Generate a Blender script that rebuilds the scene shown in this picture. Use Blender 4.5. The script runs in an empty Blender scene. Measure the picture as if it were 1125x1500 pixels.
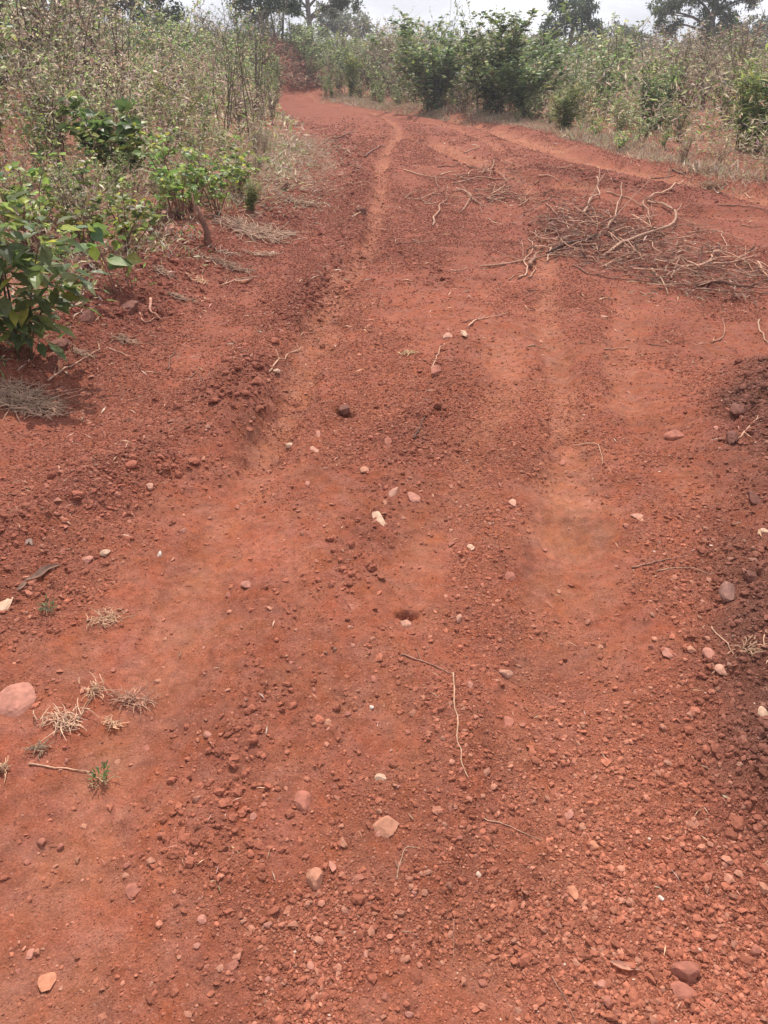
import bpy, math, random
import numpy as np
from mathutils import Vector

SC = bpy.context.scene
COL = SC.collection
R = math.radians
rng = np.random.default_rng(11)
random.seed(11)

# ------------------------------------------------------------------ camera
CAM_H = 1.5
FPX = 1155.0                       # focal length in photo pixels (1125 x 1500)
PITCH = math.atan(672 / FPX)       # horizon sits near the top of the photo
cd = bpy.data.cameras.new('camera')
cam = bpy.data.objects.new('camera', cd)
COL.objects.link(cam)
cam.location = (0, 0, CAM_H)
cam.rotation_euler = (math.pi / 2 - PITCH, 0, 0)
cd.sensor_fit = 'VERTICAL'
cd.sensor_height = 36
cd.lens = 36 * FPX / 1500
cd.clip_start = 0.05
cd.clip_end = 3000
SC.camera = cam
cp, sp = math.cos(PITCH), math.sin(PITCH)


def ray(px, py):
    u, v = (px - 562.5) / FPX, (py - 750) / FPX
    return np.array([u, cp - v * sp, -(sp + v * cp)])


def at0(px, py):
    d = ray(px, py)
    if d[2] > -0.028: d[2] = -0.028
    t = CAM_H / -d[2]
    return np.array([d[0] * t, d[1] * t])


# ------------------------------------------------------------------ noise
def _hash(ix, iy, seed):
    h = (ix.astype(np.uint32) * np.uint32(374761393) + iy.astype(np.uint32) * np.uint32(668265263)
         + np.uint32((seed * 1442695041) & 0xffffffff))
    h = (h ^ (h >> np.uint32(13))) * np.uint32(1274126177)
    h = h ^ (h >> np.uint32(16))
    return (h & np.uint32(0xffffff)).astype(np.float32) / np.float32(16777215)


def vn(x, y, s, seed=0):
    x = np.asarray(x) / s + 1000.0; y = np.asarray(y) / s + 1000.0
    fx, fy = np.floor(x), np.floor(y)
    ix, iy = fx.astype(np.int64), fy.astype(np.int64)
    x, y = (x - fx), (y - fy)
    x = x * x * x * (x * (6 * x - 15) + 10); y = y * y * y * (y * (6 * y - 15) + 10)
    a, b = _hash(ix, iy, seed), _hash(ix + 1, iy, seed)
    c, d = _hash(ix, iy + 1, seed), _hash(ix + 1, iy + 1, seed)
    return (a + (b - a) * x) * (1 - y) + (c + (d - c) * x) * y - 0.5


def worley(x, y, s, seed=0):
    """bumps: 1 in the middle of a lump falling to 0 at its rim"""
    x = np.asarray(x) / s + 1000.0; y = np.asarray(y) / s + 1000.0
    fx, fy = np.floor(x).astype(np.int64), np.floor(y).astype(np.int64)
    best = np.zeros(x.shape)
    for i in (-1, 0, 1):
        for j in (-1, 0, 1):
            cx, cy = fx + i, fy + j
            px = cx + _hash(cx, cy, seed); py = cy + _hash(cx, cy, seed + 7)
            rad = 0.25 + 0.6 * _hash(cx, cy, seed + 13) ** 2
            dd = ((x - px) ** 2 + (y - py) ** 2) / (rad * rad)
            best = np.maximum(best, np.sqrt(np.clip(1 - dd, 0, 1)) * rad / 0.85)
    return best


def sstep(a, b, x):
    t = np.clip((x - a) / (b - a), 0, 1)
    return t * t * (3 - 2 * t)


def pdist(x, y, P):
    """distance to a polyline"""
    P = np.asarray(P, float)
    best = np.full(np.shape(x), 1e18)
    for (x0, y0), (x1, y1) in zip(P[:-1], P[1:]):
        dx, dy = x1 - x0, y1 - y0
        t = np.clip(((x - x0) * dx + (y - y0) * dy) / (dx * dx + dy * dy + 1e-12), 0, 1)
        best = np.minimum(best, (x - x0 - t * dx) ** 2 + (y - y0 - t * dy) ** 2)
    return np.sqrt(best)


def inside(x, y, P):
    P = np.asarray(P, float)
    r = np.zeros(np.shape(x), bool)
    for (x0, y0), (x1, y1) in zip(P, np.roll(P, -1, 0)):
        if y0 == y1: continue
        c = ((y0 > y) != (y1 > y)) & (x < (x1 - x0) * (y - y0) / (y1 - y0) + x0)
        r ^= c
    return r


def smooth_line(pts, n=6):
    """Catmull-Rom through points"""
    P = [np.asarray(p, float) for p in pts]
    if len(P) < 3: return np.array(P)
    P = [2 * P[0] - P[1]] + P + [2 * P[-1] - P[-2]]
    out = []
    for i in range(1, len(P) - 2):
        for k in range(n):
            t = k / n
            out.append(0.5 * (2 * P[i] + (P[i + 1] - P[i - 1]) * t + (2 * P[i - 1] - 5 * P[i] + 4 * P[i + 1] - P[i + 2]) * t * t
                              + (3 * P[i] - P[i - 1] - 3 * P[i + 1] + P[i + 2]) * t ** 3))
    out.append(P[-2])
    return np.array(out)


def line(*px): return np.array([at0(a, b) for a, b in px])
def sline(*px): return smooth_line([at0(a, b) for a, b in px], 3)


# ------------------------------------------------------------------ terrain layout
E_LEFT = line((-900, 1250), (-300, 800), (0, 640), (110, 552), (230, 462), (330, 385), (430, 312), (478, 250), (452, 200), (402, 152), (330, 130))
POLY_LEFT = np.vstack([E_LEFT, [[-60, 45], [-60, 1]]])
E_BACK = line((250, 139), (330, 140), (400, 141), (500, 149), (650, 167), (800, 190), (900, 222), (1000, 246), (1125, 278), (1400, 345), (2000, 480))
POLY_BACK = np.vstack([E_BACK, [[60, 5], [90, 40], [60, 130], [-60, 130], [-50, 44]]])
TRACKS = [  # path, half width, depth, dust
    (sline((20, 1560), (80, 1380), (165, 1120), (262, 920), (352, 730), (425, 590)), .12, .02, .5),
    (sline((380, 670), (425, 590), (478, 470), (512, 410), (546, 350), (556, 290), (562, 230), (585, 190), (545, 162), (450, 146)), .115, .04, .95),
    (sline((690, 1560), (700, 1350), (770, 1080), (800, 900), (838, 770)), .09, .018, .5),
    (sline((838, 775), (838, 720), (832, 650)), .15, .024, 1.15),
    (sline((836, 700), (818, 560), (802, 460), (797, 400), (785, 330), (762, 260), (700, 205), (600, 172), (450, 145)), .12, .026, .8),
    (sline((600, 900), (640, 760), (722, 610), (742, 560), (730, 490)), .12, .012, .5),
    (sline((880, 1560), (862, 1300), (850, 1000), (860, 800)), .1, .01, .3),
    (sline((915, 600), (910, 500), (912, 430)), .1, .02, .5),
    (sline((560, 158), (660, 172), (760, 205), (850, 235), (960, 258), (1125, 292), (1300, 330)), .36, .08, 1.15),
    (sline((540, 195), (640, 215), (760, 262), (900, 292), (1000, 312), (1125, 322), (1300, 350)), .24, .05, .9),
    (sline((520, 180), (600, 205), (700, 245), (790, 268), (900, 280)), .16, .05, .7),
    (sline((560, 1090), (545, 1020), (570, 950)), .13, .006, .6),
]
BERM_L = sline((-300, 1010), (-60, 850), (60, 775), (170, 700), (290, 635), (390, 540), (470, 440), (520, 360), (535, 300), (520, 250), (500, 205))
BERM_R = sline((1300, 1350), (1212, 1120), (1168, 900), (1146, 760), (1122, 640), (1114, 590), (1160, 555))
RIDGE = sline((440, 1000), (500, 850), (560, 745), (600, 660), (650, 540), (685, 480), (610, 390), (570, 355))
RIDGE2 = sline((300, 1240), (390, 1010), (470, 850))
EDGE_CL = sline((-40, 570), (70, 530), (190, 455), (300, 375), (400, 322), (440, 280))
PILE_A = [(760, 330), (830, 300), (950, 330), (1130, 400), (1130, 442), (990, 440), (890, 400), (790, 372)]
PILE_APOLY = line(*PILE_A)
PILE_B = line((625, 262), (700, 245), (830, 270), (860, 300), (780, 300), (650, 300))
FARCL = sline((780, 250), (850, 262), (930, 275), (1060, 292))
# local bumps: px, py, radius, height
MOUND = at0(388, 141); MOUND2 = at0(30, 232); MOUND3 = at0(338, 165)
HOLE = at0(596, 895); HOLE2 = at0(505, 607)


def masks(x, y):
    m = {}
    wob = 0.16 * vn(x, y, .7, 3) + 0.07 * vn(x, y, .22, 4)
    dl = pdist(x, y, E_LEFT); il = inside(x, y, POLY_LEFT)
    m['sl'] = np.where(il, dl, -dl) + wob
    db = pdist(x, y, E_BACK); ib = inside(x, y, POLY_BACK)
    m['sb'] = np.where(ib, db, -db) + wob * 2
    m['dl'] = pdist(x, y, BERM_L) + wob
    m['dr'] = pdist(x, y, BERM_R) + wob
    m['dc'] = np.minimum(pdist(x, y, RIDGE), pdist(x, y, RIDGE2) + .06) + wob
    m['de'] = pdist(x, y, EDGE_CL) + wob
    return m


def track_field(x, y):
    dep = np.zeros(np.shape(x)); dust = np.zeros(np.shape(x)); grooves = np.zeros(np.shape(x))
    wig = .07 * vn(x, y, .3, 51) + .05 * vn(x, y, .11, 52) + .03 * vn(x, y, .04, 53)
    for k, (P, w, d, du) in enumerate(TRACKS):
        dd = np.abs(pdist(x, y, P) + wig)
        wv = w * (1 + .5 * vn(x, y, 1.1, 40 + k))
        prof = 1 - sstep(.45, 1.25, dd / wv)
        patch = sstep(-.4, .15, vn(x, y, 1.3, 60 + k) + .45 * vn(x, y, .4, 66 + k) + .25 * vn(x, y, .12, 90 + k))
        dep += d * (prof - .42 * np.exp(-((dd - wv * 1.9) / (wv * .6)) ** 2))
        dust = np.maximum(dust, du * prof * ((.65 + .35 * patch) if k in (1, 3, 8) else (.3 + .7 * patch)))
        if k == 3: grooves = np.maximum(grooves, prof * (.4 + .6 * patch) * (.5 + .5 * np.cos((x + .04 * y) * 2 * math.pi / .052)))
        if k in (1, 4): grooves = np.maximum(grooves, .8 * prof * patch * (vn(x, y * .25, .035, 121) > .05))
    return dep, dust, grooves


def rough_field(x, y, m=None):
    if m is None: m = masks(x, y)
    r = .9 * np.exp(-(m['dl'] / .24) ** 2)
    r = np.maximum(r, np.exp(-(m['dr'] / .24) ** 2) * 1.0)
    r = np.maximum(r, .45 * np.exp(-(m['dc'] / .16) ** 2))
    r = np.maximum(r, .9 * np.exp(-(m['de'] / .45) ** 2))
    pa = m['pile'] = np.where(inside(x, y, PILE_APOLY), 1., 0.) * sstep(0, .35, pdist(x, y, np.vstack([PILE_APOLY, PILE_APOLY[:1]])) + .5 * vn(x, y, .4, 17) + .05)
    r = np.maximum(r, .7 * pa)
    r = np.maximum(r, .55 * sstep(.08, .3, vn(x, y, 1.5, 19)) * sstep(6, 9, np.hypot(x, y)))
    r = r * np.clip(.75 + 1.5 * vn(x, y, .55, 18), .25, 1.1)
    r = np.maximum(r, .9 * np.exp(-(pdist(x, y, FARCL) / .4) ** 2))
    return np.clip(r, 0, 1)


def fields(x, y):
    x = np.asarray(x, float); y = np.asarray(y, float)
    m = masks(x, y); m['t'] = track_field(x, y); m['ro'] = rough_field(x, y, m)
    return m


def h_macro(x, y, m=None):
    x = np.asarray(x, float); y = np.asarray(y, float)
    if m is None: m = masks(x, y)
    if 't' not in m: m['t'] = track_field(x, y)
    sl, sb = np.maximum(m['sl'], 0), np.maximum(m['sb'], 0)
    h = .12 * sstep(-.25, .5, m['sl']) + np.minimum(.075 * sl, .75)
    h = h + .08 * sstep(-.3, .5, m['sb']) + np.minimum(.02 * sb, .35)
    h += .05 * vn(x, y, 2.7, 1) + .03 * vn(x, y, 1.1, 2) + .25 * vn(x, y, 14, 5) * sstep(6, 25, np.hypot(x, y))
    h = h - m['t'][0]
    h += .075 * np.exp(-(m['dl'] / .2) ** 2) + .11 * np.exp(-(m['dr'] / .22) ** 2) + .025 * np.exp(-(m['dc'] / .2) ** 2)
    h += .05 * np.exp(-(m['de'] / .35) ** 2)
    # graded step left of the left berm
    for c, rad, hh in ((MOUND, 2.2, 1.75), (MOUND2, 1.1, .55), (MOUND3, 1.2, .5)):
        d2 = ((x - c[0]) ** 2 + ((y - c[1]) * .8) ** 2) / rad ** 2
        h += hh * np.exp(-d2 * (1 + .4 * vn(x, y, .8, 9)))
    return h


def h_full(x, y, m=None):
    x = np.asarray(x, float); y = np.asarray(y, float)
    if m is None: m = fields(x, y)
    h = h_macro(x, y, m)
    ro = m['ro']
    dep, dust, gr = m['t']
    r = np.hypot(x, y)
    smooth = np.clip(1 - dust * 1.1, .08, 1)
    veg = sstep(0, .4, np.maximum(m['sl'], m['sb']))
    br = np.clip(vn(x, y, .5, 21) * 2 + .6, .15, 1)
    h += .020 * vn(x, y, .35, 11) * (.4 + ro) + .011 * vn(x, y, .12, 12) * (.35 * smooth + 1.8 * ro)
    h += .0045 * vn(x, y, .045, 13) * (smooth + 1.2 * ro)
    near = r < 34
    if near.any():
        xs, ys = x[near], y[near]
        big = worley(xs, ys, .12, 31) * ro[near] * np.clip(vn(xs, ys, .3, 14) * 3 + .6, 0, 1)
        mid = worley(xs, ys, .045, 32) * (.25 * smooth[near] * br[near] + ro[near])
        fin = worley(xs, ys, .02, 33) * (smooth[near] * br[near] + .4 * ro[near])
        h[near] += (.035 * big + .014 * mid + .0055 * fin + .004 * vn(xs, ys, .014, 34) * smooth[near]) * sstep(34, 16, r[near])
    h -= .006 * gr * (dust > .2)
    d1 = np.hypot((x - HOLE[0]) / 1.25, y - HOLE[1]) + .03 * vn(x, y, .035, 131); h -= .034 * sstep(.026, .006, d1)
    d2 = np.hypot((x - HOLE2[0]) / 1.3, y - HOLE2[1]); h -= .05 * sstep(.05, .02, d2)
    return h


GRID = {}


def look(x, y, what='Z'):
    """ground height / colour / roughness read back from the finished ground sheet"""
    x = np.asarray(x, float); y = np.asarray(y, float)
    r = np.clip(np.hypot(x, y), GRID['r'][0], GRID['r'][-1] * .999); a = np.degrees(np.arctan2(x, y))
    fi = np.interp(r, GRID['r'], np.arange(len(GRID['r']))); fj = np.interp(a, GRID['a'], np.arange(len(GRID['a'])))
    i = np.minimum(fi.astype(int), len(GRID['r']) - 2); j = np.minimum(fj.astype(int), len(GRID['a']) - 2)
    u, v = fi - i, fj - j
    G = GRID[what]
    if G.ndim == 3: u, v = u[..., None], v[..., None]
    return (G[i, j] * (1 - u) + G[i + 1, j] * u) * (1 - v) + (G[i, j + 1] * (1 - u) + G[i + 1, j + 1] * u) * v


def gz(x, y): return float(look(np.array([x]), np.array([y]))[0])


TT = np.exp(np.linspace(math.log(.9), math.log(70), 1600))


def at(px, py):
    """the ground point seen at a photo pixel"""
    d = ray(px, py)
    X, Y, Z = d[0] * TT, d[1] * TT, CAM_H + d[2] * TT
    b = np.nonzero(Z < look(X, Y))[0]
    if not len(b):
        q = at0(px, py); return float(q[0]), float(q[1]), gz(q[0], q[1])
    k = b[0]
    return float(X[k]), float(Y[k]), gz(X[k], Y[k])


def pxm(x, y, z=0):
    """metres per photo pixel at a place"""
    return (y * cp + (CAM_H - z) * sp) / FPX


# ------------------------------------------------------------------ materials
def nodes_mat(name):
    m = bpy.data.materials.new(name); m.use_nodes = True
    return m, m.node_tree.nodes, m.node_tree.links, m.node_tree.nodes['Principled BSDF']


def attr_mat(name, rough=.8, noise=60, amt=.35, bump=.3, bdist=.002, trans=0.0, objvar=.0, spec=.3, hue=.0):
    """colour from the mesh's own colour attribute, mottled with noise; optional translucency for leaves"""
    m, N, L, B = nodes_mat(name)
    a = N.new('ShaderNodeAttribute'); a.attribute_name = 'col'
    tc = N.new('ShaderNodeTexCoord')
    nz = N.new('ShaderNodeTexNoise'); nz.inputs['Scale'].default_value = noise; nz.inputs['Detail'].default_value = 5
    L.new(tc.outputs['Object'], nz.inputs['Vector'])
    mr = N.new('ShaderNodeMapRange'); mr.inputs[1].default_value = .3; mr.inputs[2].default_value = .7
    mr.inputs[3].default_value = 1 - amt; mr.inputs[4].default_value = 1 + amt
    L.new(nz.outputs['Fac'], mr.inputs[0])
    hsv = N.new('ShaderNodeHueSaturation')
    L.new(a.outputs['Color'], hsv.inputs['Color'])
    val = mr.outputs[0]
    if objvar:
        oi = N.new('ShaderNodeObjectInfo')
        m2 = N.new('ShaderNodeMapRange'); m2.inputs[3].default_value = 1 - objvar; m2.inputs[4].default_value = 1 + objvar
        L.new(oi.outputs['Random'], m2.inputs[0])
        mm = N.new('ShaderNodeMath'); mm.operation = 'MULTIPLY'
        L.new(val, mm.inputs[0]); L.new(m2.outputs[0], mm.inputs[1]); val = mm.outputs[0]
        if hue:
            m3 = N.new('ShaderNodeMapRange'); m3.inputs[3].default_value = .5 - hue; m3.inputs[4].default_value = .5 + hue * .6
            L.new(oi.outputs['Random'], m3.inputs[0]); L.new(m3.outputs[0], hsv.inputs['Hue'])
    L.new(val, hsv.inputs['Value'])
    L.new(hsv.outputs['Color'], B.inputs['Base Color'])
    B.inputs['Roughness'].default_value = rough
    B.inputs['Specular IOR Level'].default_value = spec
    if bump:
        bp = N.new('ShaderNodeBump'); bp.inputs['Strength'].default_value = bump; bp.inputs['Distance'].default_value = bdist
        L.new(nz.outputs['Fac'], bp.inputs['Height']); L.new(bp.outputs['Normal'], B.inputs['Normal'])
    if trans:
        t = N.new('ShaderNodeBsdfTranslucent'); mx = N.new('ShaderNodeMixShader'); mx.inputs[0].default_value = trans
        h2 = N.new('ShaderNodeHueSaturation'); h2.inputs['Saturation'].default_value = 1.0; h2.inputs['Value'].default_value = 1.55
        L.new(hsv.outputs['Color'], h2.inputs['Color']); L.new(h2.outputs['Color'], t.inputs['Color'])
        L.new(B.outputs[0], mx.inputs[1]); L.new(t.outputs[0], mx.inputs[2])
        L.new(mx.outputs[0], N['Material Output'].inputs['Surface'])
    return m


M_LEAF = attr_mat('leaf', .45, 40, .22, .15, .002, .48, .28, .45, .03)
M_DRYLEAF = attr_mat('dry_leaf', .8, 40, .3, .2, .002, .45, .25, .2, .015)
M_STEM = attr_mat('stem', .8, 30, .35, .4, .003, 0, .25, .2)
M_WOOD = attr_mat('dead_wood', .85, 45, .4, .6, .004, 0, .2, .2)
M_BARK = attr_mat('bark', .9, 9, .4, .8, .03, 0, 0, .2)
M_STONE = attr_mat('stone', .85, 55, .22, .5, .004, 0, .08, .25)
M_GRAVEL = attr_mat('gravel', .9, 140, .22, .3, .002, 0, 0, .15)
M_STRAW = attr_mat('straw', .7, 60, .25, .2, .002, .15, .15, .3)


def soil_mat():
    m, N, L, B = nodes_mat('red_soil')
    a = N.new('ShaderNodeAttribute'); a.attribute_name = 'col'
    tc = N.new('ShaderNodeTexCoord')

    def noise(s, d=6, r=.6):
        n = N.new('ShaderNodeTexNoise'); n.inputs['Scale'].default_value = s; n.inputs['Detail'].default_value = d
        n.inputs['Roughness'].default_value = r; L.new(tc.outputs['Object'], n.inputs['Vector']); return n

    def rng_(src, lo, hi, a0=.3, a1=.7):
        r = N.new('ShaderNodeMapRange'); r.inputs[1].default_value = a0; r.inputs[2].default_value = a1
        r.inputs[3].default_value = lo; r.inputs[4].default_value = hi; L.new(src, r.inputs[0]); return r.outputs[0]

    def mul(p, q):
        k = N.new('ShaderNodeMath'); k.operation = 'MULTIPLY'; L.new(p, k.inputs[0]); L.new(q, k.inputs[1]); return k.outputs[0]
    n1, n2, n3 = noise(3.5), noise(28), noise(210, 4, .8)
    v = mul(mul(rng_(n1.outputs['Fac'], .86, 1.14), rng_(n2.outputs['Fac'], .82, 1.2)), rng_(n3.outputs['Fac'], .62, 1.42))
    hs = N.new('ShaderNodeHueSaturation'); L.new(a.outputs['Color'], hs.inputs['Color']); L.new(v, hs.inputs['Value'])
    n4 = noise(6, 4)
    L.new(rng_(n4.outputs['Fac'], .4965, .5035), hs.inputs['Hue']); L.new(rng_(noise(11, 4).outputs['Fac'], .93, 1.07), hs.inputs['Saturation'])
    # scattered paler grit
    vo = N.new('ShaderNodeTexVoronoi'); vo.inputs['Scale'].default_value = 95; L.new(tc.outputs['Object'], vo.inputs['Vector'])
    sep = N.new('ShaderNodeSeparateColor'); L.new(vo.outputs['Color'], sep.inputs[0])
    g = mul(rng_(sep.outputs[0], 0, 1, .8, .82), rng_(vo.outputs['Distance'], 1, 0, .25, .4))
    mx = N.new('ShaderNodeMix'); mx.data_type = 'RGBA'
    mx.inputs[7].default_value = (.38, .17, .12, 1)
    gg = N.new('ShaderNodeMath'); gg.operation = 'MULTIPLY'; gg.inputs[1].default_value = .45; L.new(g, gg.inputs[0])
    L.new(gg.outputs[0], mx.inputs[0]); L.new(hs.outputs['Color'], mx.inputs[6])
    L.new(mx.outputs[2], B.inputs['Base Color'])
    B.inputs['Roughness'].default_value = .95; B.inputs['Specular IOR Level'].default_value = .1
    b1 = N.new('ShaderNodeBump'); b1.inputs['Strength'].default_value = .85; b1.inputs['Distance'].default_value = .006; L.new(n3.outputs['Fac'], b1.inputs['Height'])
    b2 = N.new('ShaderNodeBump'); b2.inputs['Strength'].default_value = .5; b2.inputs['Distance'].default_value = .02; L.new(n2.outputs['Fac'], b2.inputs['Height'])
    L.new(b1.outputs['Normal'], b2.inputs['Normal']); L.new(b2.outputs['Normal'], B.inputs['Normal'])
    return m


M_SOIL = soil_mat()


# ------------------------------------------------------------------ mesh building
class MB:
    """collects vertices, faces and a colour per vertex, then links them as one mesh object"""
    def __init__(s): s.v, s.c, s.f, s.n = [], [], {}, 0

    def add(s, v, faces, col):
        v = np.asarray(v, np.float32).reshape(-1, 3)
        col = np.asarray(col, np.float32)
        if col.ndim == 1: col = np.tile(col, (len(v), 1))
        for f in faces:
            f = np.asarray(f, np.int64)
            s.f.setdefault(f.shape[1], []).append(f + s.n)
        s.v.append(v); s.c.append(col); s.n += len(v)

    def mesh(s, name, mat, smooth=False):
        me = bpy.data.meshes.new(name)
        V = np.concatenate(s.v); C = np.concatenate(s.c)
        loops, sizes = [], []
        for k, fl in s.f.items():
            F = np.concatenate(fl); loops.append(F.ravel()); sizes.append(np.full(len(F), k))
        loops = np.concatenate(loops).astype(np.int32); sizes = np.concatenate(sizes)
        me.vertices.add(len(V)); me.vertices.foreach_set('co', V.ravel())
        me.loops.add(len(loops)); me.loops.foreach_set('vertex_index', loops)
        me.polygons.add(len(sizes))
        st = np.concatenate([[0], np.cumsum(sizes)[:-1]]).astype(np.int32)
        me.polygons.foreach_set('loop_start', st)
        me.polygons.foreach_set('use_smooth', np.full(len(sizes), smooth))
        at_ = me.attributes.new('col', 'FLOAT_COLOR', 'POINT')
        at_.data.foreach_set('color', np.concatenate([C, np.ones((len(C), 1), np.float32)], 1).astype(np.float32).ravel())
        me.materials.append(mat)
        me.update(calc_edges=True)
        return me

    def build(s, name, mat, parent=None, smooth=False):
        return link(name, s.mesh(name, mat, smooth), parent)


def link(name, data, parent=None):
    o = bpy.data.objects.new(name, data); COL.objects.link(o)
    if parent: o.parent = parent
    return o


def tag(o, label=None, cat=None, group=None, kind=None):
    if label: o['label'] = label
    if cat: o['category'] = cat
    if group: o['group'] = group
    if kind: o['kind'] = kind
    return o


def thing(name, label, cat, loc=(0, 0, 0), rz=0, group=None, scale=1):
    o = link(name, None); o.location = loc; o.rotation_euler = (0, 0, rz); o.scale = (scale,) * 3
    return tag(o, label, cat, group)


def copy_thing(src, loc, rz, scale, label=None, group=None, tilt=(0, 0)):
    r = src.copy(); COL.objects.link(r)
    r.location = loc; r.rotation_euler = (tilt[0], tilt[1], rz)
    r.scale = scale if hasattr(scale, '__len__') else (scale,) * 3
    if label: r['label'] = label
    if group: r['group'] = group
    for ch in src.children:
        c = ch.copy(); COL.objects.link(c); c.parent = r
    return r


def norm(a): return a / (np.linalg.norm(a, axis=-1, keepdims=True) + 1e-9)


def tube(mb, pts, rad, col, k=5):
    P = np.asarray(pts, float); n = len(P)
    rad = np.broadcast_to(np.asarray(rad, float), (n,))
    T = norm(np.gradient(P, axis=0))
    ref = np.array([.31, .17, .93]) if abs(T[0][2]) < .9 else np.array([1., .2, .1])
    U = norm(np.cross(T, ref)); W = np.cross(T, U)
    a = np.arange(k) * 2 * math.pi / k
    V = P[:, None] + rad[:, None, None] * (np.cos(a)[None, :, None] * U[:, None] + np.sin(a)[None, :, None] * W[:, None])
    i, j = np.meshgrid(np.arange(n - 1), np.arange(k), indexing='ij')
    i, j = i.ravel(), j.ravel(); j2 = (j + 1) % k
    q = np.stack([i * k + j, i * k + j2, (i + 1) * k + j2, (i + 1) * k + j], 1)
    caps = np.array([np.arange(k)[::-1], (n - 1) * k + np.arange(k)])
    col = np.asarray(col, float)
    if col.ndim == 2: col = np.repeat(col, k, 0)
    mb.add(V.reshape(-1, 3), [q, caps], col)


LT = np.array([[0, 0, 0], [-.34, .28, .05], [-.40, .55, .03], [0, 1, -.12], [.40, .55, .03], [.34, .28, .05], [0, .3, 0], [0, .62, -.02]])
LF3 = np.array([[0, 6, 1], [7, 3, 2], [0, 5, 6], [7, 4, 3]]); LF4 = np.array([[6, 7, 2, 1], [6, 5, 4, 7]])
DT = np.array([[0, 0, 0], [.42, .45, .04], [0, 1, -.06], [-.42, .45, .04]]); DF = np.array([[0, 1, 2, 3]])
BT = np.array([[-.5, 0, 0], [.5, 0, 0], [.42, .5, .05], [-.42, .5, .05], [0, 1, -.15]])
BF4 = np.array([[0, 1, 2, 3]]); BF3 = np.array([[3, 2, 4]])


def leaves(mb, pos, d, length, width, col, rg, kind='leaf', tw=.6):
    """many leaves at once: pos, direction, length and width arrays, colour per leaf"""
    pos = np.asarray(pos, float); n = len(pos)
    if n == 0: return
    d = norm(np.asarray(d, float))
    up = np.tile([0., 0., 1.], (n, 1)) + rg.normal(0, tw, (n, 3))
    side = norm(np.cross(d, up)); nrm = np.cross(side, d)
    length = np.broadcast_to(length, (n,)); width = np.broadcast_to(width, (n,))
    T, faces = {'leaf': (LT, [LF3, LF4]), 'card': (DT, [DF]), 'blade': (BT, [BF4, BF3])}[kind]
    V = (pos[:, None] + T[None, :, 0, None] * side[:, None] * width[:, None, None] + T[None, :, 1, None] * d[:, None] * length[:, None, None]
         + T[None, :, 2, None] * nrm[:, None] * length[:, None, None])
    k = len(T); off = (np.arange(n) * k)[:, None, None]
    F = [(f[None] + off).reshape(-1, f.shape[1]) for f in faces]
    col = np.broadcast_to(np.asarray(col, float), (n, 3))
    mb.add(V.reshape(-1, 3), F, np.repeat(col, k, 0))


def mixcol(rg, n, cols, wts, var=.2):
    idx = rg.choice(len(cols), n, p=np.array(wts) / np.sum(wts))
    c = np.array(cols)[idx]
    return np.clip(c * (1 + rg.normal(0, var, (n, 1))) * (1 + rg.normal(0, .06, (n, 3))), .01, .9)


PHI = (1 + 5 ** .5) / 2
ICO = norm(np.array([[-1, PHI, 0], [1, PHI, 0], [-1, -PHI, 0], [1, -PHI, 0], [0, -1, PHI], [0, 1, PHI], [0, -1, -PHI], [0, 1, -PHI], [PHI, 0, -1], [PHI, 0, 1], [-PHI, 0, -1], [-PHI, 0, 1]], float))
ICOF = np.array([[0, 11, 5], [0, 5, 1], [0, 1, 7], [0, 7, 10], [0, 10, 11], [1, 5, 9], [5, 11, 4], [11, 10, 2], [10, 7, 6], [7, 1, 8], [3, 9, 4], [3, 4, 2], [3, 2, 6], [3, 6, 8], [3, 8, 9], [4, 9, 5], [2, 4, 11], [6, 2, 10], [8, 6, 7], [9, 8, 1]])
OCT = np.array([[1, 0, 0], [-1, 0, 0], [0, 1, 0], [0, -1, 0], [0, 0, 1], [0, 0, -1]], float)
OCTF = np.array([[0, 2, 4], [2, 1, 4], [1, 3, 4], [3, 0, 4], [2, 0, 5], [1, 2, 5], [3, 1, 5], [0, 3, 5]])


def subdiv(V, F):
    V = list(map(tuple, V)); mid = {}; out = []

    def g(a, b):
        k = (min(a, b), max(a, b))
        if k not in mid:
            p = norm((np.array(V[a]) + np.array(V[b]))); V.append(tuple(p)); mid[k] = len(V) - 1
        return mid[k]
    for a, b, c in F:
        x, y, z = g(a, b), g(b, c), g(c, a)
        out += [(a, x, z), (b, y, x), (c, z, y), (x, y, z)]
    return np.array(V), np.array(out)


ICO2, ICO2F = subdiv(ICO, ICOF)
ICO3, ICO3F = subdiv(ICO2, ICO2F)


def rubble(mb, pos, size, col, rg, T, F, flat=(.45, .85), jit=.22):
    n = len(pos); k = len(T)
    V = np.tile(T[None], (n, 1, 1)) * (1 + rg.normal(0, jit, (n, k, 1)))
    sc = np.stack([rg.uniform(.7, 1.25, n), rg.uniform(.7, 1.25, n), rg.uniform(flat[0], flat[1], n)], 1)
    V *= sc[:, None]
    a = rg.uniform(0, 6.283, n); ca, sa = np.cos(a), np.sin(a)
    t = rg.normal(0, .3, n)
    x, y, z = V[..., 0], V[..., 1], V[..., 2]
    z = z + x * t[:, None]
    V = np.stack([x * ca[:, None] - y * sa[:, None], x * sa[:, None] + y * ca[:, None], z], -1)
    V = V * size[:, None, None] * .5 + pos[:, None]
    off = (np.arange(n) * k)[:, None, None]
    mb.add(V.reshape(-1, 3), [(F[None] + off).reshape(-1, 3)], np.repeat(col, k, 0))


# ------------------------------------------------------------------ ground sheet
RED = np.array([.268, .090, .0535]); DUST = np.array([.315, .127, .074]); DARK = np.array([.160, .053, .036]); BROWN = np.array([.130, .053, .037]); FLOOR = np.array([.270, .125, .085])


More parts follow.
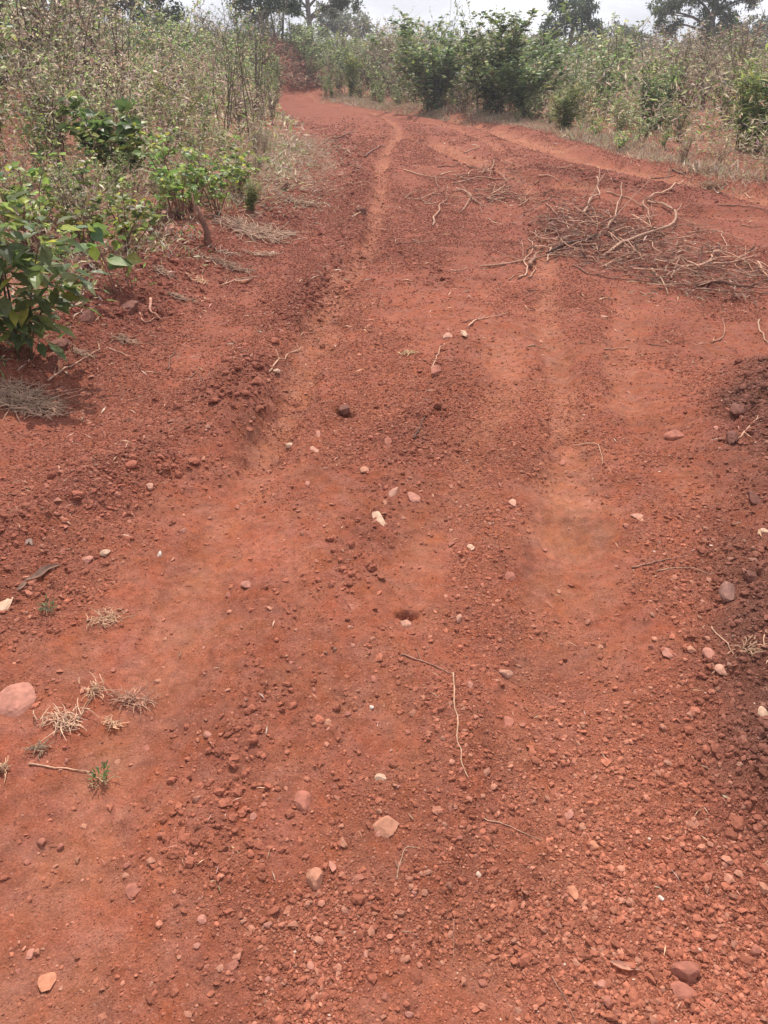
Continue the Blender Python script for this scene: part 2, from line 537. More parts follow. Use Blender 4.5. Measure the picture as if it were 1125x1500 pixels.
def soil_colour(x, y, m=None):
    if m is None: m = fields(x, y)
    ro = m['ro']; dep, dust, gr = m['t']
    n1 = vn(x, y, .9, 71)[:, None]; n2 = vn(x, y, .25, 72)[:, None]
    c = RED * (1 + .16 * n1 + .2 * n2)
    c = c + (DARK - c) * np.clip(.72 * ro + .35 * vn(x, y, 1.6, 73), 0, .85)[:, None]  # darker clod soil, with the clods' slight shade painted into the colour
    c = c + (BROWN - c) * np.clip(sstep(.34, .06, m['dr']) * (.62 + .9 * vn(x, y, .35, 99)), 0, .85)[:, None]  # dark brown right berm soil, deepened to paint in the berm's shade
    c = c + (BROWN * 1.15 - c) * (m['pile'] * .45)[:, None]
    # freshly turned, darker earth around the bend
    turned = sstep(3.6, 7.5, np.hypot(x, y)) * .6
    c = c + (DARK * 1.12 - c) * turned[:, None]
    # darker strip on the left shoulder
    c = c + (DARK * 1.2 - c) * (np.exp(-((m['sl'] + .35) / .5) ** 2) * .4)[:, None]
    veg = sstep(.1, 1.2, np.maximum(m['sl'], m['sb']))
    c = c + (FLOOR * (1 + .4 * n1) - c) * (veg * .65)[:, None]
    c = c + (DUST * (1 + .15 * n2) - c) * np.clip(dust * (.62 + .3 * vn(x, y, .09, 97) + .3 * vn(x, y, .03, 98)), 0, .85)[:, None]
    return np.clip(c, .02, .8)


def build_ground():
    ang = np.concatenate([np.linspace(-180, -62, 60)[:-1], np.linspace(-62, -45, 50)[:-1], np.linspace(-45, 45, 1000)[:-1], np.linspace(45, 62, 50)[:-1], np.linspace(62, 180, 60)[:-1]])
    a = np.radians(ang); na = len(a)
    rr = [.35]
    while rr[-1] < 900:
        r = rr[-1]
        rr.append(r * (1.0045 if r < 6 else 1.007 if r < 14 else 1.012 if r < 45 else 1.12))
    r = np.array(rr); nr = len(r)
    X = (r[:, None] * np.sin(a)[None]).ravel(); Y = (r[:, None] * np.cos(a)[None]).ravel()
    F = fields(X, Y)
    Z = h_full(X, Y, F)
    V = np.vstack([np.stack([X, Y, Z], 1), [[0, 0, Z[:na].mean()]]])
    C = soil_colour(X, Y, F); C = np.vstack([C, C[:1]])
    GRID.update(r=r, a=ang, Z=Z.reshape(nr, na), C=C[:-1].reshape(nr, na, 3), ro=F['ro'].reshape(nr, na), dust=F['t'][1].reshape(nr, na), veg=np.maximum(F['sl'], F['sb']).reshape(nr, na))
    i, j = np.meshgrid(np.arange(nr - 1), np.arange(na), indexing='ij'); i, j = i.ravel(), j.ravel(); j2 = (j + 1) % na
    Q = np.stack([i * na + j, i * na + j2, (i + 1) * na + j2, (i + 1) * na + j], 1)[:, ::-1]
    j = np.arange(na); T = np.stack([np.full(na, na * nr), (j + 1) % na, j], 1)
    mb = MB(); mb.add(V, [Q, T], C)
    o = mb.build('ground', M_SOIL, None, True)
    tag(o, kind='structure', label='red laterite earth road and verges with tyre ruts')
    return o


build_ground()

# ------------------------------------------------------------------ gravel and crumbs of earth (uncountable)
def sample_fan(n, r0, r1, half=52):
    a = np.radians(rng.uniform(-half, half, n)); r = np.exp(rng.uniform(math.log(r0), math.log(r1), n))
    return r * np.sin(a), r * np.cos(a), r


def build_gravel():
    n = 1300000
    x, y, r = sample_fan(n, .62, 26)
    ro = look(x, y, 'ro'); dust = look(x, y, 'dust'); veg = look(x, y, 'veg')
    clump = np.clip(.42 + 2.0 * vn(x, y * .3, .34, 81) + 1.1 * vn(x, y, .16, 82), .07, 1)
    p = clump * np.clip(1 - .75 * dust, .15, 1) + .5 * ro
    p *= np.where(veg > .5, .4, 1) * sstep(26, 9, r)
    keep = rng.random(n) < p
    x, y, r, ro = x[keep], y[keep], r[keep], ro[keep]; n = len(x)
    smin = np.maximum(.0031, .0017 * r)
    s = np.minimum(smin * (1 - rng.random(n)) ** (-1 / 3.0), .017 + .018 * ro * rng.random(n) + .012 * rng.random(n) ** 6)
    s = np.maximum(s, smin)
    z = look(x, y)
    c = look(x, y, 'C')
    pale = np.where((rng.random(n) < .26), 1., 0.) * rng.random(n)
    c = c * (1 + rng.normal(0, .16, (n, 1)))
    c = np.clip(c * 1.08 + pale[:, None] * np.array([.10, .075, .055]), .02, .8)
    wh = rng.random(n) < .0012
    c[wh] = np.array([.5, .34, .26])
    pos = np.stack([x, y, z + s * .13], 1)
    mb = MB()
    big = s / r > .0062
    rubble(mb, pos[big], s[big], c[big], rng, ICO, ICOF, (.38, .78))
    sm = ~big
    rubble(mb, pos[sm], s[sm], c[sm], rng, OCT, OCTF, (.4, .8), jit=.3)
    o = mb.build('gravel', M_GRAVEL)
    tag(o, 'loose red laterite gravel strewn over the earth road', 'gravel', kind='stuff')
    # crumbly clods along the turned-up edges
    mb = MB()
    n = 110000
    x, y, r = sample_fan(n, 1.0, 30)
    ro = look(x, y, 'ro'); keep = rng.random(n) < ro ** 1.6 * np.clip(.5 + 2 * vn(x, y, .35, 83), .05, 1) * sstep(30, 12, r)
    x, y, r = x[keep], y[keep], r[keep]; n = len(x)
    s = np.minimum(np.maximum(.009, .0028 * r) * (1 - rng.random(n)) ** (-1 / 2.4), np.minimum(.012 + .0085 * r, .05))
    c = np.clip(look(x, y, 'C') * (1 + rng.normal(.02, .14, (n, 1))), .02, .7)
    pos = np.stack([x, y, look(x, y) + s * .15], 1)
    rubble(mb, pos, s, c, rng, ICO2, ICO2F, (.5, .9), .15)
    tag(mb.build('crumbled_earth', M_GRAVEL), 'dark crumbled red earth turned up along the road edges', 'earth clods', kind='stuff')


build_gravel()

# ------------------------------------------------------------------ stones one can point at
STONE_COL = {'pink': (.36, .155, .110), 'tan': (.37, .165, .103), 'red': (.30, .110, .073), 'pale': (.40, .20, .138), 'cream': (.47, .30, .205), 'white': (.60, .48, .40), 'dark': (.15, .058, .041), 'grey': (.21, .105, .080), 'orange': (.40, .165, .095)}


def stone(px, py, w, h, col, label, flat=.5, seed=0, group=None, name='stone', cat='stone', sharp=.12, sink=.3):
    rg = np.random.default_rng(seed + int(px * 7 + py))
    x, y, z = at(px, py)
    k = pxm(x, y, z); W_ = w * k
    D = max(h * k / max((CAM_H - z) / math.hypot(y, CAM_H - z), .35), .5 * W_) if h else W_ * .85
    H = min(W_, D) * flat
    V = ICO3.copy()
    # facets: clip the ball by random planes, then roughen
    for i in range(rg.integers(10, 15)):
        n = norm(rg.normal(0, 1, 3)); d = rg.uniform(.5, .85)
        t = V @ n - d
        V = V - np.clip(t, 0, None)[:, None] * n * .95
    V *= 1 + rg.normal(0, .012 + .04 * sharp, (len(V), 1))
    V = V * np.array([W_ / 1.75, D / 1.75, H / 1.6])
    a = rg.uniform(-.5, .5)
    V = V @ np.array([[math.cos(a), math.sin(a), 0], [-math.sin(a), math.cos(a), 0], [0, 0, 1]])
    tx, ty = rg.normal(0, .12, 2)
    V[:, 2] += V[:, 0] * tx + V[:, 1] * ty + H * (.42 - sink)
    c = np.clip(np.array(STONE_COL[col]) * (1 + .12 * vn(V[:, 0], V[:, 1], W_ * .4, seed))[:, None] * (1 + rg.normal(0, .05, (len(V), 1))), .02, .9)
    mb = MB(); mb.add(V, [ICO3F], c)
    o = mb.build(name, M_STONE); o.location = (x, y, z)
    return tag(o, label, cat, group)


STONES = [
    (27, 1028, 58, 46, 'pink', 'large flat pinkish stone sunk in the soil at the left edge of the road', .3),
    (566, 1213, 38, 24, 'tan', 'flat tan stone with rough outline, lying above the rounded brown stone near the bottom', .42),
    (461, 1292, 27, 25, 'tan', 'rounded tan brown stone, the roundest one near the bottom of the road', .85),
    (1003, 1428, 42, 34, 'red', 'big blocky red stone at lower right with a darker stone against it', .7),
    (1000, 1455, 42, 20, 'red', 'dark brown stone lying in front of the big blocky red stone', .5),
    (1067, 872, 25, 26, 'grey', 'grey topped blocky stone standing at the foot of the dark right berm', .95),
    (555, 761, 17, 19, 'cream', 'cream coloured wedge shaped chip on the centre ridge of the road', .4),
    (978, 957, 24, 18, 'pink', 'flat pink stone, leftmost of a scatter of stones beside the right berm', .35),
    (1038, 962, 19, 17, 'pink', 'pink stone between the flat pink stone and the right berm', .5),
    (1057, 984, 18, 16, 'pale', 'pale pink squarish stone at the end of the curved stem', .6),
    (1012, 952, 14, 10, 'tan', 'small tan stone in the gap between two flat pink stones', .5),
    (742, 988, 20, 11, 'pale', 'pale broken stone lying alone right of the bent straw', .5),
    (594, 914, 15, 10, 'pale', 'small pale stone on the near lip of the hole in the road', .5),
    (1118, 1046, 16, 15, 'cream', 'cream stone on the right edge of the frame beyond the dark berm', .7),
    (1116, 781, 15, 10, 'cream', 'cream stone lying up on the dark right berm', .6),
    (932, 757, 18, 8, 'pale', 'pale flat chip on the gravel right of the tyre print', .4),
    (988, 641, 30, 10, 'red', 'long red brown stone lying across the right side of the road', .6),
    (155, 811, 14, 9, 'cream', 'cream stone just inside the crumbled left ridge', .6),
    (128, 821, 16, 9, 'pink', 'pink stone next to the cream stone by the crumbled left ridge', .5),
    (234, 813, 8, 6, 'white', 'tiny white pebble on the dusty left track', .7),
    (6, 888, 24, 22, 'cream', 'cream slab poking in at the left edge below the curled bark', .4),
    (545, 1038, 7, 6, 'white', 'tiny bright white pebble on the smooth middle of the road', .8),
    (557, 1141, 16, 12, 'cream', 'yellowish cream pebble on the gravel above the flat tan stone', .6),
    (443, 1176, 28, 26, 'red', 'dull red stone half buried in gravel left of the flat tan stone', .4),
    (502, 1236, 14, 13, 'tan', 'small round tan stone left below the flat tan stone', .8),
    (487, 1271, 12, 18, 'pink', 'narrow pink stone set upright beside the rounded brown stone', .5),
    (525, 1288, 16, 12, 'red', 'red stone to the right of the rounded brown stone', .5),
    (868, 1241, 18, 16, 'orange', 'orange angular stone in the gravel of the right wheel track', .6),
    (838, 1308, 14, 22, 'orange', 'orange elongated stone pointing up the road, below an angular one', .5),
    (968, 1316, 8, 7, 'white', 'tiny white pebble above the big blocky red stone', .7),
    (880, 1443, 17, 16, 'pink', 'pink stone under the dry curled leaf at lower right', .6),
    (891, 1468, 20, 18, 'red', 'red stone, middle of three in a row at lower right', .6),
    (905, 1487, 13, 12, 'red', 'red stone at the bottom end of the row at lower right', .7),
    (1118, 1303, 18, 20, 'tan', 'tan stone cut by the right edge of the frame', .5),
    (1107, 1396, 17, 17, 'red', 'round red stone near the lower right corner', .8),
    (362, 857, 18, 11, 'pink', 'pink flat stone on the dusty swath of the left track', .45),
    (197, 1306, 24, 24, 'red', 'broad red stone level with the soil at lower left', .25),
    (295, 1348, 15, 12, 'pink', 'pink stone on the gravel band at lower left', .6),
    (338, 1418, 22, 16, 'red', 'red flat stone low on the left gravel band', .35),
    (45, 1398, 16, 14, 'pink', 'pink stone sunk in smooth earth near the left edge low down', .4),
    (68, 1440, 26, 34, 'orange', 'orange lump of hard earth at the lower left corner', .3),
    (752, 740, 13, 10, 'pale', 'pale stone on the gravel left of the tyre print', .6),
    (578, 722, 14, 12, 'pale', 'whitish crumbling stone on the centre ridge above the cream chip', .6),
    (605, 731, 20, 12, 'pink', 'pinkish broad stone on the centre ridge right of the whitish one', .5),
    (568, 648, 12, 10, 'red', 'round red clod like stone upslope on the centre ridge', .85),
    (533, 690, 16, 8, 'tan', 'flat tan stone at the left foot of the centre ridge', .4),
    (655, 494, 14, 7, 'pale', 'flat pale stone beside the upright pale chunks in mid road', .5),
    (680, 490, 9, 16, 'cream', 'upright cream chunk in the dark clods of mid road', .9),
    (405, 547, 13, 7, 'cream', 'cream pebble under a straw wisp on the left ridge', .5),
    (885, 465, 10, 5, 'pale', 'pale pebble on bare earth below the branch pile', .5),
    (744, 1060, 18, 15, 'red', 'flat red stone to the right of the straw stalk', .35),
    (832, 1195, 15, 14, 'pink', 'pink stone on the gravel above the orange stones', .5),
    (460, 660, 14, 8, 'pale', 'pale flat pebble on the left side of the centre ridge', .4),
    (672, 908, 12, 9, 'pale', 'pale pebble right of the hole in the road', .6),
    (425, 655, 10, 8, 'cream', 'cream pebble on the smooth left track', .6),
    (748, 846, 16, 12, 'red', 'red pointed stone on the gravel above the broken pale stone', .6),
    (220, 715, 12, 7, 'pale', 'pale chip on the crumbled left ridge', .5),
    (690, 803, 11, 8, 'cream', 'cream flake on the gravel between hole and tyre print', .4),
]
for i, (px, py, w, h, c, lab, fl) in enumerate(STONES):
    stone(px, py, w, h, c, lab, fl, i)
# lesser stones nothing tells apart
rs = np.random.default_rng(5)
k = 0
while k < 110:
    px, py = rs.uniform(20, 1110), 560 + 930 * rs.random() ** .8
    x0, y0 = at0(px, py)
    if rs.random() > .25 + 1.0 * float(look(np.array([x0]), np.array([y0]), 'ro')[0]) and rs.random() > .5: continue
    w = rs.uniform(6, 13) * (.5 + .6 * py / 1500)
    stone(px, py, w, w * .8, ['red', 'pink', 'red', 'red', 'tan'][k % 5], 'small red laterite stone lying loose among the gravel', rs.uniform(.4, .8), 300 + k, 'small loose stones on the road')
    k += 1
# clods of earth along the edges
CL = [(135, 396, 20, 24, 'dark', 'tall dark red clod of earth under the low leafy plants at left', 1.1), (245, 322, 22, 16, 'dark', 'dark clod on the left bank by the dead stump', .7),
      (128, 468, 24, 16, 'dark', 'dark clod behind the leafy sapling', .7), (88, 508, 26, 14, 'dark', 'broad dark clod right of the sapling stems', .6),
      (250, 335, 14, 9, 'pink', 'reddish flat stone sitting under a dark clod on the left bank', .5), (415, 278, 16, 12, 'dark', 'dark clod where dry grass meets the bend', .7),
      (505, 606, 18, 12, 'dark', 'dark clod over a small hollow in the middle of the road', .7), (530, 312, 18, 8, 'dark', 'dark clod lying on the far left wheel track', .6),
      (1080, 605, 22, 18, 'dark', 'dark brown clod at the upper end of the right berm', .8), (1070, 645, 18, 16, 'dark', 'dark brown clod leaning out of the right berm towards the road', .8),
      (1105, 735, 24, 16, 'dark', 'dark brown clod midway along the right berm', .7), (1098, 850, 22, 14, 'dark', 'dark brown clod behind the grey topped stone', .7),
      (640, 545, 16, 12, 'red', 'red clod on the centre ridge beside a thin twig', .8), (190, 455, 26, 12, 'dark', 'dark clod left of the pale root', .6)]
for i, (px, py, w, h, c, lab, fl) in enumerate(CL):
    stone(px, py, w, h, c, lab, fl, 700 + i, None, 'earth_clod', 'clod', .8, .25)

# ------------------------------------------------------------------ branches, twigs and straws
WOODC = {'pale': (.43, .25, .17), 'tan': (.31, .165, .11), 'brown': (.20, .10, .07), 'dark': (.09, .047, .036), 'straw': (.50, .30, .195), 'root': (.36, .18, .125)}


def branch(pxs, w, col, label, name='branch', cat='branch', lift=0., group=None, mat=None, twigs=0, seed=1, taper=.45, arch=0.):
    """a stick whose run is given in photo pixels, laid on the ground; arch lifts its middle"""
    rg = np.random.default_rng(seed + int(pxs[0][0] * 3 + pxs[0][1]))
    G = [np.array(at(*p)) for p in pxs]
    P = smooth_line(G, 5)
    z = look(P[:, 0], P[:, 1])
    k = pxm(P[len(P) // 2][0], P[len(P) // 2][1], 0)
    r = w * k / 2 * (.53 if name in ('branch', 'stick', 'root') else .72)
    arch *= .5; lift *= .45
    t = np.linspace(0, 1, len(P))
    P[:, 2] = np.maximum(z * .35 + np.convolve(np.pad(z, 2, 'edge'), np.ones(5) / 5, 'valid') * .65, z) + r * .75 + lift + arch * np.sin(t * math.pi)
    L = np.linalg.norm(P[-1] - P[0])
    P += np.stack([vn(t, t * 0 + seed, .13, seed), vn(t, t * 0 + seed, .13, seed + 1), np.abs(vn(t, t * 0, .2, seed + 2)) * .6], 1) * min(.05 * L, .04)
    org = P[0].copy()
    mb = MB()
    rad = r * (1 - (1 - taper) * t) * (1 + rg.normal(0, .07, len(P)))
    c = np.array(WOODC[col]) * (1 + rg.normal(0, .1, (len(P), 1)))
    tube(mb, P - org, rad, np.clip(c, .02, .9), 7 if w > 4 else 5)
    for j in range(twigs):
        i = rg.integers(1, len(P) - 1)
        d = norm(P[min(i + 1, len(P) - 1)] - P[i - 1] + rg.normal(0, 1, 3) * np.linalg.norm(P[i + 1] - P[i - 1]) * .9); d[2] = abs(d[2]) * .6
        l = L * rg.uniform(.12, .3)
        q = P[i] - org + np.outer(np.linspace(0, 1, 4), d) * l + rg.normal(0, .02 * l, (4, 3)) * np.linspace(0, 1, 4)[:, None]
        tube(mb, q, rad[i] * np.array([.6, .5, .4, .25]), c[i], 5)
    o = mb.build(name, mat or M_WOOD, None, True); o.location = org
    return tag(o, label, cat, group)


BR = [
    ([(880, 379), (930, 355), (985, 336), (981, 312), (950, 298)], 8, 'pale', 'long pale branch arching back over itself on top of the branch pile', dict(arch=.09, twigs=2, taper=.8)),
    ([(800, 376), (850, 360), (875, 346)], 11, 'dark', 'dark thick log lying in the middle of the branch pile', dict(arch=.04)),
    ([(706, 394), (760, 386), (800, 378), (860, 378), (905, 380)], 6, 'tan', 'long straight branch reaching out of the branch pile to the left', dict(twigs=3)),
    ([(778, 396), (781, 383), (790, 374)], 12, 'tan', 'short thick stub standing at the left end of the branch pile', dict(lift=.03)),
    ([(762, 410), (771, 397), (770, 385), (782, 368), (775, 352)], 5, 'pale', 'pale wavy forked stick beside the short thick stub', dict(twigs=2)),
    ([(774, 408), (783, 397), (776, 386)], 4, 'pale', 'thin pale stick leaning on the short thick stub', {}),
    ([(888, 340), (900, 315), (908, 292), (912, 272)], 5, 'pale', 'pale forked stick standing up from the back of the pile', dict(lift=.04, twigs=3)),
    ([(838, 390), (870, 405), (930, 413), (990, 418)], 5, 'brown', 'brown stick lying along the front of the branch pile', dict(twigs=2)),
    ([(955, 396), (965, 412), (978, 434)], 6, 'pale', 'pale short stick pointing at the viewer from the pile', dict(arch=.03)),
    ([(984, 414), (987, 398), (996, 380)], 5, 'pale', 'upright pale stick with forked tip at the pile front', dict(lift=.04, twigs=2)),
    ([(1018, 421), (1060, 416), (1095, 422), (1130, 412)], 11, 'brown', 'thick brown branch lying at the right edge of the frame', dict(twigs=2)),
    ([(1020, 427), (1070, 429), (1130, 433)], 6, 'tan', 'grey brown stick just below the thick brown branch', {}),
    ([(855, 319), (862, 302), (876, 290), (873, 264)], 6, 'pale', 'pale upright crooked twig at the back left of the pile', dict(lift=.05, twigs=3)),
    ([(944, 299), (975, 285), (1000, 268)], 6, 'pale', 'straight pale stick pointing away from the top of the pile', dict(lift=.04, twigs=1)),
    ([(942, 300), (946, 315), (952, 328)], 6, 'tan', 'short hooked stick hanging from the top of the pile', dict(lift=.06)),
    ([(1108, 388), (1116, 400), (1127, 412)], 6, 'pale', 'pale forked end of a branch at the right edge', dict(lift=.03, twigs=1)),
    ([(1034, 392), (1042, 378), (1056, 366)], 4, 'pale', 'thin pale twig right of the branch pile', dict(lift=.03, twigs=1)),
    ([(890, 345), (920, 338), (932, 346)], 6, 'tan', 'bent tan stick tucked below the arching branch', dict(arch=.05)),
    ([(895, 352), (915, 366), (925, 375)], 5, 'tan', 'tan stick slanting under the arching branch', {}),
    ([(666, 270), (700, 262), (740, 264), (790, 268)], 5, 'tan', 'long tan stick lying behind the smaller heap of roots', dict(twigs=1)),
    ([(632, 332), (638, 320), (645, 304), (655, 292)], 5, 'pale', 'pale curled root at the left end of the smaller heap', dict(arch=.03, twigs=3)),
    ([(668, 278), (690, 292), (672, 314)], 5, 'pale', 'pale hooked root in the middle of the smaller heap', dict(arch=.05)),
    ([(590, 250), (620, 258), (660, 262)], 4, 'pale', 'pale stick at the far end of the smaller heap', dict(twigs=3)),
    ([(488, 206), (500, 205), (520, 198)], 6, 'brown', 'brown broken stick over the eroded edge of the far bend', dict(lift=.06)),
    ([(535, 232), (545, 222), (565, 216)], 4, 'brown', 'thin dark twig on the far left wheel track', {}),
    ([(1052, 302), (1090, 304), (1130, 312)], 4, 'brown', 'thin brown stick across the dusty patch at right', {}),
    ([(985, 250), (1000, 256), (1012, 250)], 5, 'brown', 'dark twig on the earth bank before the right bushes', {}),
    ([(668, 990), (669, 1030), (668, 1082), (676, 1115), (686, 1144)], 3.6, 'straw', 'long bent straw stalk lying down the middle of the road', dict(mat=1, taper=.6)),
    ([(588, 960), (625, 972), (668, 990)], 4, 'root', 'thin reddish twig meeting the top of the bent straw stalk', dict(twigs=1)),
    ([(708, 1200), (750, 1215), (792, 1233)], 3, 'straw', 'fine dry straw lying slantwise below the bent stalk', dict(mat=1)),
    ([(580, 1290), (587, 1262), (594, 1245), (615, 1243)], 3, 'straw', 'small dry grass sprig bent over, right of the rounded brown stone', dict(mat=1, twigs=4)),
    ([(925, 833), (960, 826), (1012, 815)], 4, 'tan', 'dry stalk pointing up into the right berm', dict(mat=1, twigs=2)),
    ([(962, 838), (1005, 834), (1046, 842)], 3, 'straw', 'pale dry stalk below another, beside the right berm', dict(mat=1)),
    ([(1040, 920), (1062, 942), (1078, 970)], 4, 'pale', 'curved bare stem resting at the foot of the right berm', {}),
    ([(808, 1432), (825, 1460), (842, 1500)], 4, 'brown', 'thin dark grass stem at the bottom edge of the road', dict(twigs=2)),
    ([(45, 1122), (90, 1127), (130, 1134), (152, 1150)], 4, 'straw', 'straw coloured runner ending in a small green weed', dict(mat=1)),
    ([(1068, 652), (1088, 637), (1110, 612)], 4, 'straw', 'pale straw lying on the dark right berm', dict(mat=1, twigs=3)),
    ([(842, 657), (876, 655), (882, 683)], 3, 'straw', 'kinked straw at the top of the tyre print', dict(mat=1)),
    ([(606, 645), (613, 630), (622, 614)], 6, 'dark', 'short dark stick in the clods of the centre ridge', {}),
    ([(590, 1366), (603, 1366)], 3, 'straw', 'short straw fleck on the gravel near the bottom', dict(mat=1)),
    ([(664, 1345), (665, 1380), (661, 1420)], 3, 'root', 'thin reddish rootlet running down the gravel near the bottom', {}),
    ([(222, 440), (220, 455), (229, 467), (238, 470)], 9, 'root', 'pale brown bent root sticking out of the left edge clods', dict(arch=.02)),
    ([(205, 460), (212, 474), (226, 468)], 6, 'root', 'small crooked root touching the bent root', {}),
    ([(68, 562), (110, 538), (140, 520), (146, 508)], 4, 'pale', 'pale crooked twig lying below the sapling', dict(twigs=4)),
    ([(160, 512), (178, 518), (192, 524)], 4, 'pale', 'short pale twig on bare earth right of the crooked twig', {}),
    ([(245, 545), (252, 525), (258, 512)], 3, 'brown', 'thin dark twig upright on smooth red earth at left', {}),
    ([(278, 556), (290, 548), (296, 560)], 3, 'brown', 'thin bent dark twig on smooth red earth', {}),
    ([(395, 548), (415, 530), (442, 512)], 4, 'straw', 'straw wisp lying along the left ridge', dict(mat=1, twigs=4)),
    ([(685, 480), (700, 470), (742, 460)], 4, 'pale', 'pale twig beside the upright chunk in mid road', dict(twigs=3)),
    ([(632, 545), (640, 520), (650, 505)], 3, 'straw', 'thin straw on the centre ridge', dict(mat=1)),
    ([(1040, 505), (1060, 492), (1058, 468)], 3, 'tan', 'thin curved twig on the earth below the thick brown branch', {}),
    ([(1112, 470), (1115, 490), (1124, 505)], 4, 'straw', 'straw at the right edge under the branch pile', dict(mat=1)),
    ([(325, 420), (350, 410), (380, 408)], 4, 'pale', 'pale twig lying on the clods of the left edge', dict(twigs=2)),
    ([(270, 268), (320, 262), (330, 250)], 5, 'pale', 'bare pale twig slanting through the low green plants', dict(lift=.2)),
]
for i, (p, w, c, lab, kw) in enumerate(BR):
    kw = dict(kw); 
    if kw.pop('mat', 0): kw['mat'] = M_STRAW
    nm = 'straw' if 'mat' in kw else 'root' if 'root' in lab and 'heap' not in lab else 'twig' if ('twig' in lab or 'stem' in lab) else 'branch'
    branch(p, w, c, lab, nm, nm, seed=i, **kw)
rb = np.random.default_rng(9)
for i in range(190):            # tangle of the pile
    big = i < 142
    for _ in range(50):
        if big and i % 4 == 3: px, py = rb.normal(1045, 55), rb.normal(403, 18); break
        if big:
            px, py = rb.normal(890, 88), rb.normal(358, 32)
            if inside(np.array([px]), np.array([py]), np.array([(775, 335), (830, 290), (960, 285), (1040, 340), (1125, 380), (1125, 440), (980, 434), (890, 404), (790, 377)]))[0]: break
        else:
            px, py = rb.normal(715, 55), rb.normal(282, 16); break
    l = rb.uniform(22, 95) * (1 if big else .8); a = rb.normal(.25 if big else -.1, .6)
    dx, dy = math.cos(a) * l, math.sin(a) * l * .5
    pts = [(px - dx / 2, py - dy / 2), (px + rb.normal(0, 6), py + rb.normal(0, 4)), (px + dx / 2, py + dy / 2)]
    if big: branch(pts, rb.uniform(2.2, 4.8), ['tan', 'pale', 'brown', 'tan', 'pale'][i % 5], 'thin dry stick tangled in the branch pile', 'stick', 'stick', lift=rb.uniform(0, .07), group='sticks of the branch pile', twigs=int(rb.integers(0, 4)), seed=1000 + i, arch=rb.uniform(0, .035))
    else: branch(pts, rb.uniform(2, 3.6), ['pale', 'tan', 'pale', 'brown'][i % 4], 'thin pale root or stick in the smaller heap', 'stick', 'stick', lift=rb.uniform(0, .05), group='sticks of the smaller heap', twigs=int(rb.integers(0, 4)), seed=1000 + i, arch=rb.uniform(0, .05))
for i in range(46):             # lone twigs about the bend
    px, py = rb.uniform(470, 1120), rb.uniform(205, 520)
    if py > 440 and px < 620: continue
    l = rb.uniform(12, 38); a = rb.uniform(-1, 1)
    pts = [(px, py), (px + math.cos(a) * l * .5, py + math.sin(a) * l * .2 + rb.normal(0, 2)), (px + math.cos(a) * l, py + math.sin(a) * l * .4)]
    branch(pts, rb.uniform(2, 3.4), ['pale', 'tan', 'straw', 'brown'][i % 4], 'loose dry twig lying on the bare red earth of the bend', 'twig', 'twig', group='loose twigs on the earth', twigs=int(rb.integers(0, 3)), seed=2000 + i)

# dead stump on the left bank
x, y, z = at(304, 360)
mb = MB(); c = np.array(WOODC['brown'])
tube(mb, [(0, 0, -.03), (.01, 0, .1), (-.03, .01, .22), (-.05, .02, .30)], [.035, .026, .02, .012], c, 7)
tube(mb, [(-.02, .01, .16), (-.07, 0, .24), (-.08, .01, .4)], [.014, .01, .005], c * 1.2, 5)
o = mb.build('stump', M_BARK, None, True); o.location = (x, y, z); tag(o, 'thin dead stump standing on the left bank beside low green plants', 'stump')

# curled bark strips and dry leaf
def curl(pxs, w, label, name, col):
    G = smooth_line([np.array(at(*p)) for p in pxs], 4); org = G[0].copy(); P = G - org
    k = pxm(*G[0][:2]); n = len(P); T = norm(np.gradient(P, axis=0)); S = norm(np.cross(T, [0, 0, 1.]))
    V = []; t = np.linspace(0, 1, n); ww = w * k * (.25 + np.sin(t * math.pi)) * .6
    for s_, zz in ((-1, .9), (-.5, .25), (0, .1), (.5, .3), (1, 1.)):
        V.append(P + S * (s_ * ww)[:, None] * .6 + np.array([0, 0, 1]) * (zz * ww * .7 + .004)[:, None])
    top = np.array(V); bot = top - np.array([0, 0, .004])
    V = np.concatenate([top, bot]).reshape(-1, 3)
    q = [[a * n + i, a * n + i + 1, (a + 1) * n + i + 1, (a + 1) * n + i] for a in range(4) for i in range(n - 1)]
    q2 = [[5 * n + x for x in f[::-1]] for f in q]
    mb = MB(); mb.add(V, [np.array(q + q2)], np.array(col)); o = mb.build(name, M_DRYLEAF, None, True); o.location = org
    tag(o, label, 'bark' if name == 'bark_strip' else 'leaf')
curl([(88, 829), (70, 838), (58, 846), (38, 854)], 13, 'grey brown curl of bark lying on the crumbled left ridge', 'bark_strip', (.34, .22, .16))
curl([(42, 852), (34, 862), (26, 868)], 8, 'small grey bark curl touching the longer curl at left', 'bark_strip', (.36, .23, .17))
curl([(893, 1411), (912, 1420), (937, 1424)], 13, 'dry pinkish curled leaf lying beside a pink stone at lower right', 'dry_leaf', (.46, .26, .19))
curl([(345, 412), (357, 415), (368, 410)], 9, 'pale dry leaf on the clods below the stump', 'dry_leaf', (.55, .38, .28))
curl([(38, 800), (44, 796), (48, 802)], 8, 'grey dry leaf on the crumbled earth at left', 'dry_leaf', (.35, .26, .22))

